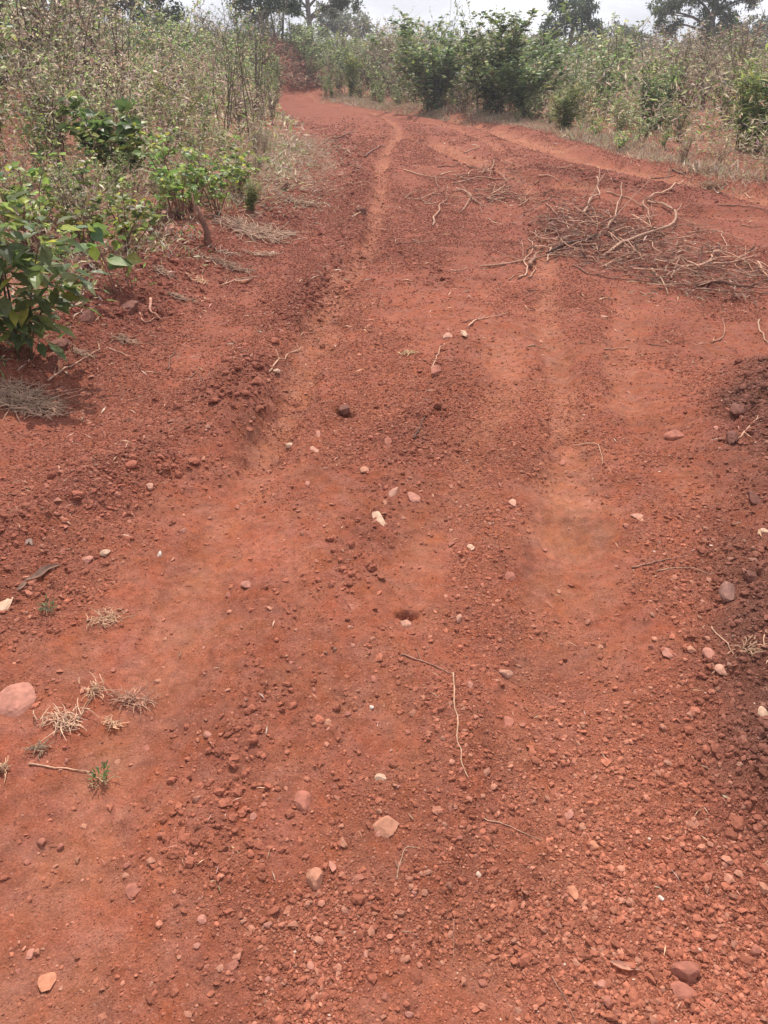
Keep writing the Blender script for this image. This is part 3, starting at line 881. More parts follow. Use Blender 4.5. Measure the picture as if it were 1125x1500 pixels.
# ------------------------------------------------------------------ tufts of dry grass and small weeds on the road
def tuft(px, py, w, n, col, label, name='dry_grass_tuft', cat='grass tuft', h=.5, green=0, seed=0, group=None):
    rg = np.random.default_rng(seed + int(px + py)); x, y, z = at(px, py); k = pxm(x, y, z); R_ = w * k / 2
    mb = MB()
    ax = rg.uniform(-.5, .5)
    for i in range(int(n * 1.5)):
        l = R_ * rg.uniform(.25, .75); b = rg.normal(0, .36, 2) * R_ * np.array([1.1, .6]); a = rg.normal(ax, 1.1) + (math.pi if rg.random() < .45 else 0)
        d = np.array([math.cos(a), math.sin(a)])
        t = np.linspace(0, 1, 5)
        bend = rg.normal(0, .7)
        P = np.stack([b[0] + d[0] * l * t - d[1] * l * bend * t * t, b[1] + d[1] * l * t + d[0] * l * bend * t * t, l * h * .6 * rg.uniform(.1, 1) * np.sin(t * rg.uniform(1.2, 3.0)) + .004 + .012 * rg.random()], 1)
        P[:, 2] += look(P[:, 0] + x, P[:, 1] + y) - z
        kk = max(1, k / .0022)
        tube(mb, P, np.array([.0014, .0014, .0012, .0009, .0006]) * kk, np.clip(np.array(col) * (1 + rg.normal(0, .25)), .02, .9), 4)
        if rg.random() < .6:
            q = P[2] + np.outer(np.linspace(0, 1, 3), norm(np.array([rg.normal(), rg.normal(), .5])) * l * .35)
            tube(mb, q, np.array([.0014, .001, .0006]) * kk, np.clip(np.array(col) * 1.1, 0, .9), 4)
    o = link(name, None); o.location = (x, y, z); tag(o, label, cat, group)
    mb.build('dry_blades', M_STRAW, o)
    if green:
        m2 = MB(); a = rg.uniform(0, 6.283, green); el = rg.uniform(.2, 1.2, green); rr = R_ * .6 * np.sqrt(rg.random(green))
        pos = np.stack([np.cos(a) * rr, np.sin(a) * rr, .01 + .03 * rg.random(green)], 1)
        leaves(m2, pos, np.stack([np.cos(a) * np.cos(el), np.sin(a) * np.cos(el), np.sin(el)], 1), R_ * rg.uniform(.25, .45, green), R_ * .16, mixcol(rg, green, [(.10, .17, .045), (.06, .10, .035)], [2, 1]), rg)
        m2.build('green_leaves', M_LEAF, o)


ST = (.52, .33, .205)
tuft(158, 910, 58, 34, ST, 'dry straw tuft at the foot of the left ridge beside the track')
tuft(140, 1016, 52, 26, ST, 'dry straw tuft, the upper of the group around the left edge slab', h=.8)
tuft(95, 1058, 76, 48, (.55, .37, .25), 'wide matted dry tuft right of the flat slab at left edge')
tuft(198, 1030, 74, 40, (.48, .27, .18), 'reddish dry tuft, rightmost of the group near the left edge')
tuft(165, 1065, 40, 18, ST, 'thin dry wisp in front of the reddish dry tuft')
tuft(5, 1130, 40, 26, ST, 'dry tuft cut by the left edge above the straw runner', h=.9)
tuft(58, 1100, 34, 30, (.27, .185, .12), 'grey withered tuft under the matted dry tuft')
tuft(72, 897, 36, 12, (.22, .17, .11), 'small dull green weed on the left beside the cream slab', 'weed', 'weed', .6, 40)
tuft(150, 1146, 40, 10, (.40, .30, .16), 'small bright green weed at the end of a straw runner', 'weed', 'weed', .8, 55)
tuft(1042, 278, 46, 40, (.36, .24, .16), 'spiky dry tuft on the far right edge of the bend', h=2.2)
tuft(372, 345, 110, 120, (.46, .30, .21), 'heap of pulled dry grass on the left bank', h=.5)
tuft(30, 590, 120, 170, (.34, .22, .15), 'matted dry grass under the sapling at the left edge', h=.35)
tuft(330, 372, 40, 26, (.40, .26, .19), 'grey dry grass tuft on the clods right of the stump', h=.6)
tuft(295, 415, 30, 20, ST, 'small straw tuft among the clods of the left edge', h=.7)
tuft(1098, 955, 44, 18, ST, 'straw wisp on the dark right berm beside the curved stem', h=.6)
tuft(595, 520, 26, 24, (.50, .36, .2), 'faint yellow grass tuft flattened in mid road', h=.3)

for i, (px, py, w) in enumerate([(345, 395, 60), (300, 380, 44), (410, 345, 56), (265, 440, 36), (180, 500, 46), (120, 520, 44), (60, 610, 60), (440, 300, 60), (385, 375, 40), (235, 400, 40)]):
    tuft(px, py, w, 34, (.40, .25, .17), 'flattened wisp of dry grass among the clods of the left road edge', h=.5, seed=50 + i, group='grass wisps of the left road edge')

# ------------------------------------------------------------------ plants
G_MID, G_DARK, G_PALE, G_YEL = (.165, .225, .064), (.080, .135, .046), (.32, .345, .170), (.32, .35, .065)
DRY1, DRY2, DRY3 = (.31, .25, .17), (.23, .17, .12), (.44, .38, .29)
S_BRN, S_RED, S_GRN = (.16, .10, .075), (.20, .095, .07), (.14, .15, .06)


def weed_parts(seed, H, nst, spread, nleaf, ll, lw, cols, wts, scol, branchy=6, leaf_from=.2, kind='leaf', droop=.0, tip_heads=0, headcol=DRY3, thick=1.0):
    """stems and foliage meshes of an upright bushy herb"""
    rg = np.random.default_rng(seed)
    sm, fm = MB(), MB()
    pos, dr, sz = [], [], []
    for i in range(nst):
        a = rg.uniform(0, 6.283); h = H * rg.uniform(.6, 1.0) if i else H
        lean = spread * rg.uniform(.25, 1) * h
        b = np.array([math.cos(a), math.sin(a), 0]); t = np.linspace(0, 1, 7)
        P = np.outer(t ** 1.5 * lean, b) + np.outer(t * h, [0, 0, 1]) + np.array([rg.normal(0, .04) * H, rg.normal(0, .04) * H, 0])
        P += np.stack([vn(t + i, t, .3, seed + i), vn(t, t + i, .3, seed + i + 50), t * 0], 1) * .09 * h * t[:, None]
        r0 = thick * (.0055 + .003 * rg.random()) * max(1, H / 1.4)
        tube(sm, P, r0 * np.array([1.15, 1, .85, .7, .55, .4, .22]), np.clip(np.array(scol) * rg.uniform(.7, 1.35), .01, .8), 4)
        for j in range(max(1, nleaf // nst // 3)):
            s_ = rg.uniform(leaf_from, 1.0); q = np.array([np.interp(s_, t, P[:, c]) for c in range(3)])
            pos.append(q); dr.append([rg.normal(), rg.normal(), rg.uniform(-.6, .7) - droop]); sz.append(1.15 - .4 * s_)
        for j in range(branchy):
            s_ = rg.uniform(max(.18, leaf_from), .96); q = np.array([np.interp(s_, t, P[:, c]) for c in range(3)])
            aa = rg.uniform(0, 6.283); L_ = h * rg.uniform(.12, .30) * (1.2 - .6 * s_)
            d = np.array([math.cos(aa), math.sin(aa), rg.uniform(.3, 1.3)]); d /= np.linalg.norm(d)
            u = np.linspace(0, 1, 4); Bp = q + np.outer(u, d) * L_ + np.outer(u * u, [0, 0, .25 - droop]) * L_
            tube(sm, Bp, r0 * np.array([.5, .42, .32, .2]), np.clip(np.array(scol) * rg.uniform(.8, 1.4), .01, .8), 3)
            m = max(1, int(nleaf / nst / branchy * .67))
            uu = rg.uniform(.2, 1.03, m)
            for k_ in uu:
                pos.append(q + d * L_ * k_ + np.array([0, 0, (.25 - droop) * k_ * k_ * L_])); dr.append(list(np.array([rg.normal(), rg.normal(), rg.uniform(-.6, .5) - droop]) + .6 * d)); sz.append(1)
            if tip_heads and rg.random() < .7:
                n = tip_heads; pp = Bp[-1] + rg.normal(0, .018, (n, 3))
                leaves(fm, pp, rg.normal(0, 1, (n, 3)) + [0, 0, .8], .028, .02, mixcol(rg, n, [headcol], [1]), rg, 'card')
    pos, dr, sz = np.array(pos), np.array(dr), np.array(sz); n = len(pos)
    f = sz * rg.uniform(.6, 1.2, n)
    leaves(fm, pos, dr, ll * f, lw * f, mixcol(rg, n, cols, wts), rg, kind)
    return sm, fm


PROTO = {}


def proto(kind, n, name, cat, leafmat, **kw):
    PROTO[kind] = []
    for i in range(n):
        k = dict(kw); sm, fm = weed_parts(abs(hash_(kind)) + i, **k)
        PROTO[kind].append((name, cat, sm.mesh('stem', M_STEM, True), fm.mesh('foliage', leafmat)))


def hash_(s): return sum(ord(c) * (i + 3) for i, c in enumerate(s)) % 9000


def plant(kind, x, y, scale, label, group=None, seed=0, tilt=.06, wide=1.0):
    rg = np.random.default_rng(seed + 77)
    name, cat, sm, fm = PROTO[kind][rg.integers(len(PROTO[kind]))]
    o = link(name, None); o.location = (x, y, gz(x, y) - .02)
    o.rotation_euler = (rg.normal(0, tilt), rg.normal(0, tilt), rg.uniform(0, 6.283)); o.scale = (scale * wide, scale * wide, scale)
    tag(o, label, cat, group)
    link('stem', sm, o); link('foliage', fm, o)
    return o


# heights below are metres at scale 1
proto('tall', 6, 'tall_weed', 'weed', M_LEAF, H=1.7, nst=9, spread=.40, nleaf=700, ll=.085, lw=.05, cols=[G_MID, G_PALE, G_DARK, DRY1, DRY3], wts=[4, 3, 2, 1.5, .6], scol=S_BRN, branchy=7)
proto('dry', 5, 'dry_weed', 'weed', M_DRYLEAF, H=1.5, nst=11, spread=.42, nleaf=480, ll=.065, lw=.032, cols=[DRY1, DRY2, DRY3, G_PALE, G_MID], wts=[3, 3, 1.4, 1.3, 1], scol=S_BRN, branchy=7, tip_heads=5)
proto('olive', 5, 'tall_weed', 'weed', M_LEAF, H=1.6, nst=10, spread=.44, nleaf=900, ll=.07, lw=.042, cols=[G_MID, G_YEL, G_PALE, DRY1, G_DARK], wts=[4, .8, 2.4, 1.2, 2], scol=S_GRN, branchy=8, leaf_from=.12)
proto('bush', 4, 'leafy_bush', 'bush', M_LEAF, H=1.6, nst=17, spread=.60, nleaf=4400, ll=.070, lw=.046, cols=[G_DARK, (.11, .17, .058), G_MID, G_PALE], wts=[2.2, 4, 3, 1.4], scol=S_BRN, branchy=10, leaf_from=.04)
proto('upright', 3, 'upright_weed', 'weed', M_LEAF, H=1.1, nst=26, spread=.36, nleaf=900, ll=.15, lw=.030, cols=[G_MID, G_YEL, G_DARK, G_PALE], wts=[4, 1.2, 2, 1], scol=S_GRN, branchy=3, leaf_from=.1)
proto('broad', 3, 'broad_leaved_plant', 'plant', M_LEAF, H=.95, nst=6, spread=.42, nleaf=170, ll=.19, lw=.14, cols=[(.11, .18, .05), G_DARK, (.18, .25, .07), G_YEL], wts=[4, 2, 2, .6], scol=S_GRN, branchy=3, leaf_from=.4, droop=.45)
proto('low', 4, 'low_leafy_plant', 'plant', M_LEAF, H=.5, nst=9, spread=.85, nleaf=250, ll=.054, lw=.045, cols=[(.19, .26, .066), G_YEL, G_MID, G_DARK, DRY1], wts=[4, 1.6, 2, 1, .5], scol=S_RED, branchy=3, leaf_from=.35, droop=.3, thick=.7)
proto('fern', 3, 'feathery_bush', 'bush', M_LEAF, H=1.3, nst=5, spread=.6, nleaf=1500, ll=.05, lw=.012, cols=[(.18, .20, .05), G_MID, G_YEL], wts=[3, 2, 2], scol=S_GRN, branchy=12, leaf_from=.35, droop=.1)
proto('seedling', 2, 'seedling', 'plant', M_LEAF, H=.32, nst=2, spread=.3, nleaf=14, ll=.10, lw=.085, cols=[(.11, .16, .04), G_YEL, G_DARK], wts=[3, 1, 1.5], scol=S_RED, branchy=1, leaf_from=.5, droop=.5, thick=.6)

# the leafy sapling at the left edge of the frame: each stem carries ovate leaves
def sapling():
    rg = np.random.default_rng(21)
    x, y, z = at(28, 527)
    o = thing('sapling', 'leafy green sapling with big ovate leaves at the left edge of the road', 'sapling', (x, y, z - .02))
    fm = MB()
    for dx, dy, lx, h in ((0, 0, .02, .80), (.05, .03, .20, .66), (-.10, .02, -.18, .74), (-.03, .08, .0, .6), (-.25, .05, -.3, .62), (.02, .1, .30, .46), (-.2, -.05, -.12, .5)):
        t = np.linspace(0, 1, 7)
        P = np.stack([dx + lx * t ** 1.5, dy + .05 * t * rg.normal(), h * t], 1)
        sm = MB(); tube(sm, P, np.array([.008, .0075, .0065, .0055, .0045, .003, .0018]), (.13, .09, .05), 6)
        n = 48 + int(40 * h)
        s_ = np.concatenate([rg.uniform(.22, .5, n // 4), rg.uniform(.5, 1.02, n - n // 4)]); n = len(s_)
        q = np.stack([np.interp(s_, t, P[:, c]) for c in range(3)], 1)
        a = rg.uniform(0, 6.283, n); el = rg.uniform(-.65, .5, n)
        d = np.stack([np.cos(a) * np.cos(el), np.sin(a) * np.cos(el), np.sin(el)], 1)
        pet = rg.uniform(.02, .16, n)
        L_ = rg.uniform(.085, .15, n)
        sm.build('stem', M_STEM, o, True)
        leaves(fm, q + d * pet[:, None], d, L_, L_ * rg.uniform(.5, .66, n), mixcol(rg, n, [(.13, .20, .06), (.09, .15, .05), (.19, .26, .075), G_YEL], [4, 3, 3, .6], .15), rg, tw=.3)
    fm.build('foliage', M_LEAF, o)


sapling()

rp = np.random.default_rng(3)
# plants one can point at: kind, photo pixel of the base, height in photo pixels, base height of prototype, label
HT = {'tall': 1.7, 'dry': 1.5, 'olive': 1.6, 'bush': 1.6, 'upright': 1.1, 'broad': .95, 'low': .5, 'fern': 1.3, 'seedling': .32}
NAMED = [
    ('broad', 150, 262, 120, 1.0, 'broad leaved green plant with glossy hanging leaves amid the left thicket, its left clump'),
    ('broad', 185, 270, 118, .9, 'dark broad leaved green plant beside the glossy clump in the left thicket'),
    ('low', 130, 370, 96, 1.2, 'low green plant with heart shaped leaves on thin red stems right of the sapling'),
    ('low', 190, 372, 100, 1.2, 'sprawling green plant between the red stemmed plants and the dead stump'),
    ('seedling', 165, 432, 105, 1, 'thin red stemmed seedling with hanging leaves on bare soil, the left of a pair'),
    ('seedling', 192, 424, 92, 1, 'thin red stemmed seedling with yellowing leaves, the right of a pair'),
    ('low', 262, 322, 110, 1.1, 'low bright green plant on the left bank behind the dead stump'),
    ('low', 318, 315, 100, 1.0, 'low green plant at the right tip of the left bank greenery'),
    ('low', 292, 300, 86, 1.2, 'low yellowish plant deep in the left bank greenery above the stump'),
    ('low', 60, 345, 90, 1.3, 'low plant with pale leaves behind the top of the sapling'),
    ('low', 110, 318, 100, 1.3, 'yellow green low plant behind the heart leaved plant'),
    ('low', 25, 320, 70, 1.3, 'low green plant at the left edge behind the sapling'),
    ('low', 225, 345, 88, 1.0, 'low leafy plant leaning over red soil left of the stump'),
    ('low', 90, 395, 70, 1.0, 'low leafy plant just behind the sapling on red soil'),
    ('fern', 350, 262, 62, .9, 'feathery light green bush at the right end of the left thicket'),
    ('fern', 255, 215, 110, 1.2, 'feathery yellow green bush with spreading branches in the left thicket'),
    ('upright', 368, 308, 44, 1.2, 'yellow tinged upright weed on the tip of the left bank'),
    ('bush', 632, 163, 118, 1.6, 'dark green leafy bush at the far edge of the bend, left of the taller bush'),
    ('bush', 718, 168, 130, 1.6, 'taller dark leafy bush with loose top shoots behind the bend'),
    ('bush', 768, 172, 96, 1.8, 'grey green leafy bush right of the two dark bushes behind the bend'),
    ('upright', 828, 192, 64, 1.4, 'bright green upright weed standing alone at the far verge of the bend'),
    ('upright', 1105, 222, 124, 1.2, 'tall dark green upright weed at the right edge of the frame'),
    ('upright', 1082, 218, 104, .9, 'narrow dark green upright weed left of the tall one at the right edge'),
    ('bush', 960, 190, 82, 1.2, 'small dark leafy bush in the weeds right of the bend'),
    ('upright', 515, 142, 58, .8, 'green upright weed at the far verge left of the dark bushes'),
    ('olive', 690, 150, 118, .7, 'thin weed with tall shoots rising above the dark bushes'),
    ('olive', 650, 150, 128, .5, 'lone tall shoot with few leaves above the dark bush'),
    ('low', 870, 205, 30, 1.2, 'low green plant at the far verge right of the bright upright weed'),
    ('low', 905, 222, 30, 1.2, 'pale low plant at the foot of the right weeds'),
]
for i, (kd, px, py, hp, wd, lab) in enumerate(NAMED):
    x, y, z = at(px, py)
    sc_ = hp * pxm(x, y, z + .5) * 1.02 / HT[kd]
    plant(kd, x, y, sc_, lab, None, 500 + i, .04, wd)

# thickets of weeds nothing tells apart
T_LEFT = np.array([at(a, b)[:2] for a, b in ((-250, 330), (0, 292), (100, 282), (200, 258), (330, 228), (398, 196), (412, 146))])
T_LEFTP = np.vstack([T_LEFT, [[T_LEFT[-1][0] - 2, 52], [-45, 52], [-30, 5]]])


def scatter(n, poly, edge, tests, dmax, xr, yr, minsep, seed, bias=2.0):
    rg = np.random.default_rng(seed); out = []
    while len(out) < n:
        x, y = rg.uniform(*xr), rg.uniform(*yr)
        if abs(x) > .62 * y + 1.2: continue
        P = np.array([x]), np.array([y])
        if not inside(*P, poly)[0]: continue
        d = float(pdist(*P, edge)[0])
        if d > dmax or rg.random() > math.exp(-bias * d / dmax): continue
        if any((x - a) ** 2 + (y - b) ** 2 < minsep ** 2 for a, b, _ in out):
            minsep *= .999; continue
        out.append((x, y, d))
    return out


vg = np.random.default_rng(8)
GL = 'weeds of the thicket on the left bank'; GB = 'weeds of the thicket behind the bend'
LABL = {'tall': 'tall grey green weed with thin brown stems in the left bank thicket', 'dry': 'dry brown weed with withered seed heads in the left bank thicket', 'olive': 'olive green bushy weed in the left bank thicket'}
LABB = {'tall': 'grey green weed with thin brown stems in the thicket beyond the bend', 'dry': 'dry brown withered weed in the thicket beyond the bend', 'olive': 'olive green bushy weed in the thicket beyond the bend', 'bush': 'dark leafy shrub among the weeds beyond the bend'}
for i, (x, y, d) in enumerate(scatter(210, T_LEFTP, T_LEFT, None, 14, (-22, 2), (6, 48), .4, 31, 1.7)):
    q = float(vn(np.array([x]), np.array([y]), 2.2, 111)[0]) * 2.4 + vg.normal(0, .35)
    kd = 'dry' if q < -.22 else 'tall' if q < .4 else 'olive'
    hgt = (1.0 + min(d * .32, 1.3)) * vg.uniform(.6, 1.22)
    plant(kd, x, y, hgt / HT[kd], LABL[kd], GL + ': ' + kd.replace('tall', 'grey green').replace('olive', 'olive green'), 1000 + i, .09, vg.uniform(.95, 1.3))
# lower plants filling the shoulder between road edge and thicket
LOWPOLY = np.vstack([[at(a, b)[:2] for a, b in ((-120, 470), (40, 400), (120, 372), (215, 352), (300, 322), (352, 300), (385, 262))], T_LEFT[::-1]])
for i, (x, y, d) in enumerate(scatter(26, LOWPOLY, T_LEFT, None, 30, (-9, 0), (4, 16), .3, 41, .1)):
    kd = vg.choice(['low', 'olive', 'dry'], p=[.25, .2, .55])
    plant(kd, x, y, vg.uniform(.38, .75) / HT[kd], {'low': 'low leafy plant among others on the shoulder below the left thicket', 'olive': 'young olive green weed on the shoulder below the left thicket', 'dry': 'short dry weed on the shoulder below the left thicket'}[kd], 'plants on the left shoulder: ' + {'low': 'leafy', 'olive': 'olive green', 'dry': 'dry'}[kd], 5000 + i, .12, vg.uniform(1.0, 1.5))
EB = E_BACK
right_d = lambda x: np.interp(x, [-6, 0, 4, 8, 14], [1.9, 2.05, 1.95, 1.6, 1.4])
for i, (x, y, d) in enumerate(scatter(290, POLY_BACK, EB, None, 13, (-12, 24), (8, 62), .5, 32, 2.6)):
    if d < .35: d = .35
    q = float(vn(np.array([x]), np.array([y]), 2.6, 112)[0]) * 2.4 + vg.normal(0, .35) - (.3 if x > 3.5 else 0)
    kd = 'dry' if q < -.25 else 'tall' if q < .35 else 'olive' if q < .95 else 'bush'
    hgt = min(.6 + d * .75 if x < 3 else .32 + d * .42, right_d(x)) * vg.uniform(.7, 1.2) + (.3 if vg.random() < .08 else 0)
    if kd == 'dry' and d > 1.5: hgt *= 1.05
    plant(kd, x, y, hgt / HT[kd], LABB[kd], GB + ': ' + kd.replace('tall', 'grey green').replace('olive', 'olive green').replace('bush', 'dark shrubs'), 3000 + i, .1, vg.uniform(1.15, 1.7) if hgt < 1.1 else vg.uniform(1.0, 1.45))

proto('stalk', 4, 'bare_stalk', 'weed', M_DRYLEAF, H=2.0, nst=4, spread=.16, nleaf=70, ll=.075, lw=.042, cols=[G_MID, G_DARK, DRY1, G_PALE], wts=[3, 3, 2, 1], scol=(.10, .075, .06), branchy=4, leaf_from=.45, thick=1.1)
HT['stalk'] = 2.0
for i, (x, y, d) in enumerate(scatter(34, T_LEFTP, T_LEFT, None, 7, (-14, 1), (7, 40), .6, 51, 1.0)):
    plant('stalk', x, y, vg.uniform(1.7, 2.7) / 2.0, 'tall dark almost bare stalk rising from the left bank thicket', 'dark stalks in the left thicket', 7000 + i, .1)
for i, (x, y, d) in enumerate(scatter(40, POLY_BACK, E_BACK, None, 9, (-8, 20), (12, 60), .8, 52, 1.0)):
    if d > 1.2: plant('stalk', x, y, vg.uniform(1.8, 2.8) / 2.0 * (1 if x < 4 else .75), 'dark shoot sticking up above the thicket beyond the bend', 'dark shoots above the thicket beyond the bend', 7500 + i, .12)

# ---- undergrowth nobody could count: dry stalks, litter and low leaves under the weeds
def undergrowth():
    rg = np.random.default_rng(44); mb = MB()
    n = 420000
    a = np.radians(rg.uniform(-44, 44, n)); r = np.exp(rg.uniform(math.log(4), math.log(46), n))
    x, y = r * np.sin(a), r * np.cos(a)
    veg = look(x, y, 'veg')
    thick = inside(x, y, T_LEFTP)
    p = np.where(thick, 1, np.where(inside(x, y, POLY_LEFT), .85, 1)) * sstep(.0, .6, veg) * np.clip(.6 + 1.6 * vn(x, y, .8, 91), .1, 1)
    mo = np.hypot(x - MOUND2[0], y - MOUND2[1])
    p = p * np.where(mo < 1.0, .25, 1)
    k = rg.random(n) < p; x, y, r, veg, thick = x[k], y[k], r[k], veg[k], thick[k]; n = len(x)
    z = look(x, y)
    hmax = np.where(thick | (y > 8) & (x > 0), np.clip(.2 + .5 * np.maximum(veg, 0), .1, 1.15), np.where(veg > .9, .34, .10))
    h = hmax * rg.random(n) ** 1.5
    ln = rg.uniform(.03, .13, n) * np.clip(r / 12, .6, 1.9)
    up = rg.uniform(-.3, 1.4, n)
    d = np.stack([rg.normal(0, 1, n), rg.normal(0, 1, n), up], 1)
    c = mixcol(rg, n, [DRY1, DRY2, DRY3, G_MID, G_PALE, (.27, .16, .13), (.30, .23, .21)], [2.6, 2.2, 1.8, 2.2, 1.6, 1.4, 1.6], .25)
    leaves(mb, np.stack([x, y, z + h], 1), d, ln, ln * rg.uniform(.10, .34, n), c, rg, 'card')
    tag(mb.build('undergrowth', M_DRYLEAF), 'tangled dry undergrowth and litter under the weeds', 'undergrowth', kind='stuff')
    # dry grass fringing the verge beyond the bend
    mb = MB(); n = 60000
    seg = rg.uniform(0, 1, n) ** .8; L_ = np.concatenate([[0], np.cumsum(np.hypot(*np.diff(E_BACK, axis=0).T))]); q = seg * L_[-3]
    x = np.interp(q, L_, E_BACK[:, 0]) + rg.normal(0, .2, n); y = np.interp(q, L_, E_BACK[:, 1]) + rg.normal(.35, .55, n)
    k = rg.random(n) < np.clip(.55 + 1.7 * vn(x, y, .7, 92), .03, 1); x, y = x[k], y[k]; n = len(x)
    d = np.stack([rg.normal(0, .7, n), rg.normal(0, .7, n), rg.uniform(.1, 1.3, n)], 1)
    ln = rg.uniform(.06, .34, n) * np.clip(.5 + 1.2 * vn(x, y, 1.2, 93), .3, 1)
    leaves(mb, np.stack([x, y, look(x, y)], 1), d, ln, np.clip(ln * .09, .007, .03), mixcol(rg, n, [(.42, .29, .20), DRY1, (.36, .20, .145), DRY3, G_PALE], [3, 3, 2, 1.5, 1]), rg, 'card')
    tag(mb.build('verge_grass', M_STRAW), 'pinkish dry grass fringing the verge beyond the bend', 'dry grass', kind='stuff')
    # leaf litter and splinters under the branch pile
    mb = MB(); n = 5200
    lo, hi = PILE_APOLY.min(0) - .3, PILE_APOLY.max(0) + .3
    x, y = rg.uniform(lo[0], hi[0], n), rg.uniform(lo[1], hi[1], n)
    k = inside(x + rg.normal(0, .12, n), y + rg.normal(0, .12, n), PILE_APOLY) | (inside(x + rg.normal(0, .25, n), y + rg.normal(0, .25, n), PILE_B)); x, y = x[k], y[k]; n = len(x)
    d = np.stack([rg.normal(0, 1, n), rg.normal(0, 1, n), rg.uniform(-.1, .4, n)], 1); ln = rg.uniform(.02, .13, n)
    leaves(mb, np.stack([x, y, look(x, y) + .05 * rg.random(n) ** 1.6], 1), d, ln, ln * rg.uniform(.05, .25, n), mixcol(rg, n, [(.16, .085, .06), (.28, .16, .11), (.42, .27, .19), (.22, .11, .075)], [3, 3, 1.4, 2]), rg, 'card')
    tag(mb.build('pile_litter', M_STRAW), 'splinters and dead leaves littered under the branch pile', 'litter', kind='stuff')
    # cut dry grass lying on the left verge by the bend
    mb = MB(); n = 16000
    P = np.array([at(*p)[:2] for p in ((395, 200), (470, 205), (485, 250), (430, 305), (345, 330), (330, 270))])
    x = rg.uniform(P[:, 0].min() - .5, P[:, 0].max() + .5, n); y = rg.uniform(P[:, 1].min() - .5, P[:, 1].max() + .5, n)
    w = inside(x + .25 * rg.normal(0, 1, n), y + .4 * rg.normal(0, 1, n), P); x, y = x[w], y[w]; n = len(x)
    d = np.stack([rg.normal(0, 1, n), rg.normal(0, 1, n), rg.uniform(-.1, .5, n)], 1)
    leaves(mb, np.stack([x, y, look(x, y) + .10 * rg.random(n) ** 2], 1), d, rg.uniform(.06, .2, n), .008, mixcol(rg, n, [(.42, .33, .22), DRY1, (.30, .26, .15)], [3, 2, 1]), rg, 'card')
    tag(mb.build('cut_grass', M_STRAW), 'pale cut dry grass lying on the verge at the bend', 'dry grass', kind='stuff')
    # bits of straw and leaf strewn over the earth
    mb = MB(); n = 9500
    a = np.radians(rg.uniform(-46, 46, n)); r = np.exp(rg.uniform(math.log(.9), math.log(26), n)); x, y = r * np.sin(a), r * np.cos(a)
    ro = look(x, y, 'ro'); k = rg.random(n) < .03 + .35 * ro + .6 * (np.abs(look(x, y, 'veg')) < .9) + .5 * (r > 4.5); x, y, r = x[k], y[k], r[k]; n = len(x)
    d = np.stack([rg.normal(0, 1, n), rg.normal(0, 1, n), rg.uniform(-.05, .25, n)], 1)
    ln = np.clip(.012 + .006 * r, .015, .10) * rg.uniform(.6, 1.8, n)
    leaves(mb, np.stack([x, y, look(x, y) + .006], 1), d, ln, ln * rg.uniform(.06, .18, n), mixcol(rg, n, [(.50, .31, .20), (.36, .22, .145), (.40, .22, .15), DRY3], [2, 2, 2, .6]), rg, 'card')
    tag(mb.build('plant_litter', M_STRAW), 'bits of straw and dead leaf strewn over the red earth', 'litter', kind='stuff')


undergrowth()


def brush_heap():
    rg = np.random.default_rng(61); mb = MB(); n = 9000
    c0 = MOUND
    a = rg.uniform(0, 6.283, n); rr = 3.1 * np.sqrt(rg.random(n)); x, y = c0[0] + rr * np.cos(a), c0[1] + rr * np.sin(a)
    z = look(x, y) + .35 * rg.random(n) ** 1.5
    d = np.stack([rg.normal(0, 1, n), rg.normal(0, 1, n), rg.uniform(-.3, .9, n)], 1)
    org = np.array([c0[0], c0[1], gz(*c0)])
    leaves(mb, np.stack([x, y, z], 1) - org, d, rg.uniform(.12, .4, n), rg.uniform(.02, .08, n), mixcol(rg, n, [(.22, .10, .072), (.29, .15, .11), DRY2, (.30, .22, .16)], [3, 2, 2, 1]), rg, 'card')
    o = thing('brush_heap', 'reddish brown heap of dry brush piled on a mound at the far bend', 'heap', tuple(org))
    mb.build('dry_leaves', M_DRYLEAF, o)
    mb = MB()
    for i in range(70):
        a = rg.uniform(0, 6.283); q = 2.4 * math.sqrt(rg.random()); x, y = c0[0] + q * math.cos(a), c0[1] + q * math.sin(a)
        p = np.array([x, y, gz(x, y)]) - org; d = norm(np.array([rg.normal(), rg.normal(), rg.uniform(0, .8)]))
        tube(mb, p + np.outer(np.linspace(0, 1, 4), d) * rg.uniform(.4, 1.1) + rg.normal(0, .04, (4, 3)), [.02, .016, .012, .006], mixcol(rg, 1, [(.25, .14, .1)], [1])[0], 4)
    mb.build('twigs', M_WOOD, o)


brush_heap()

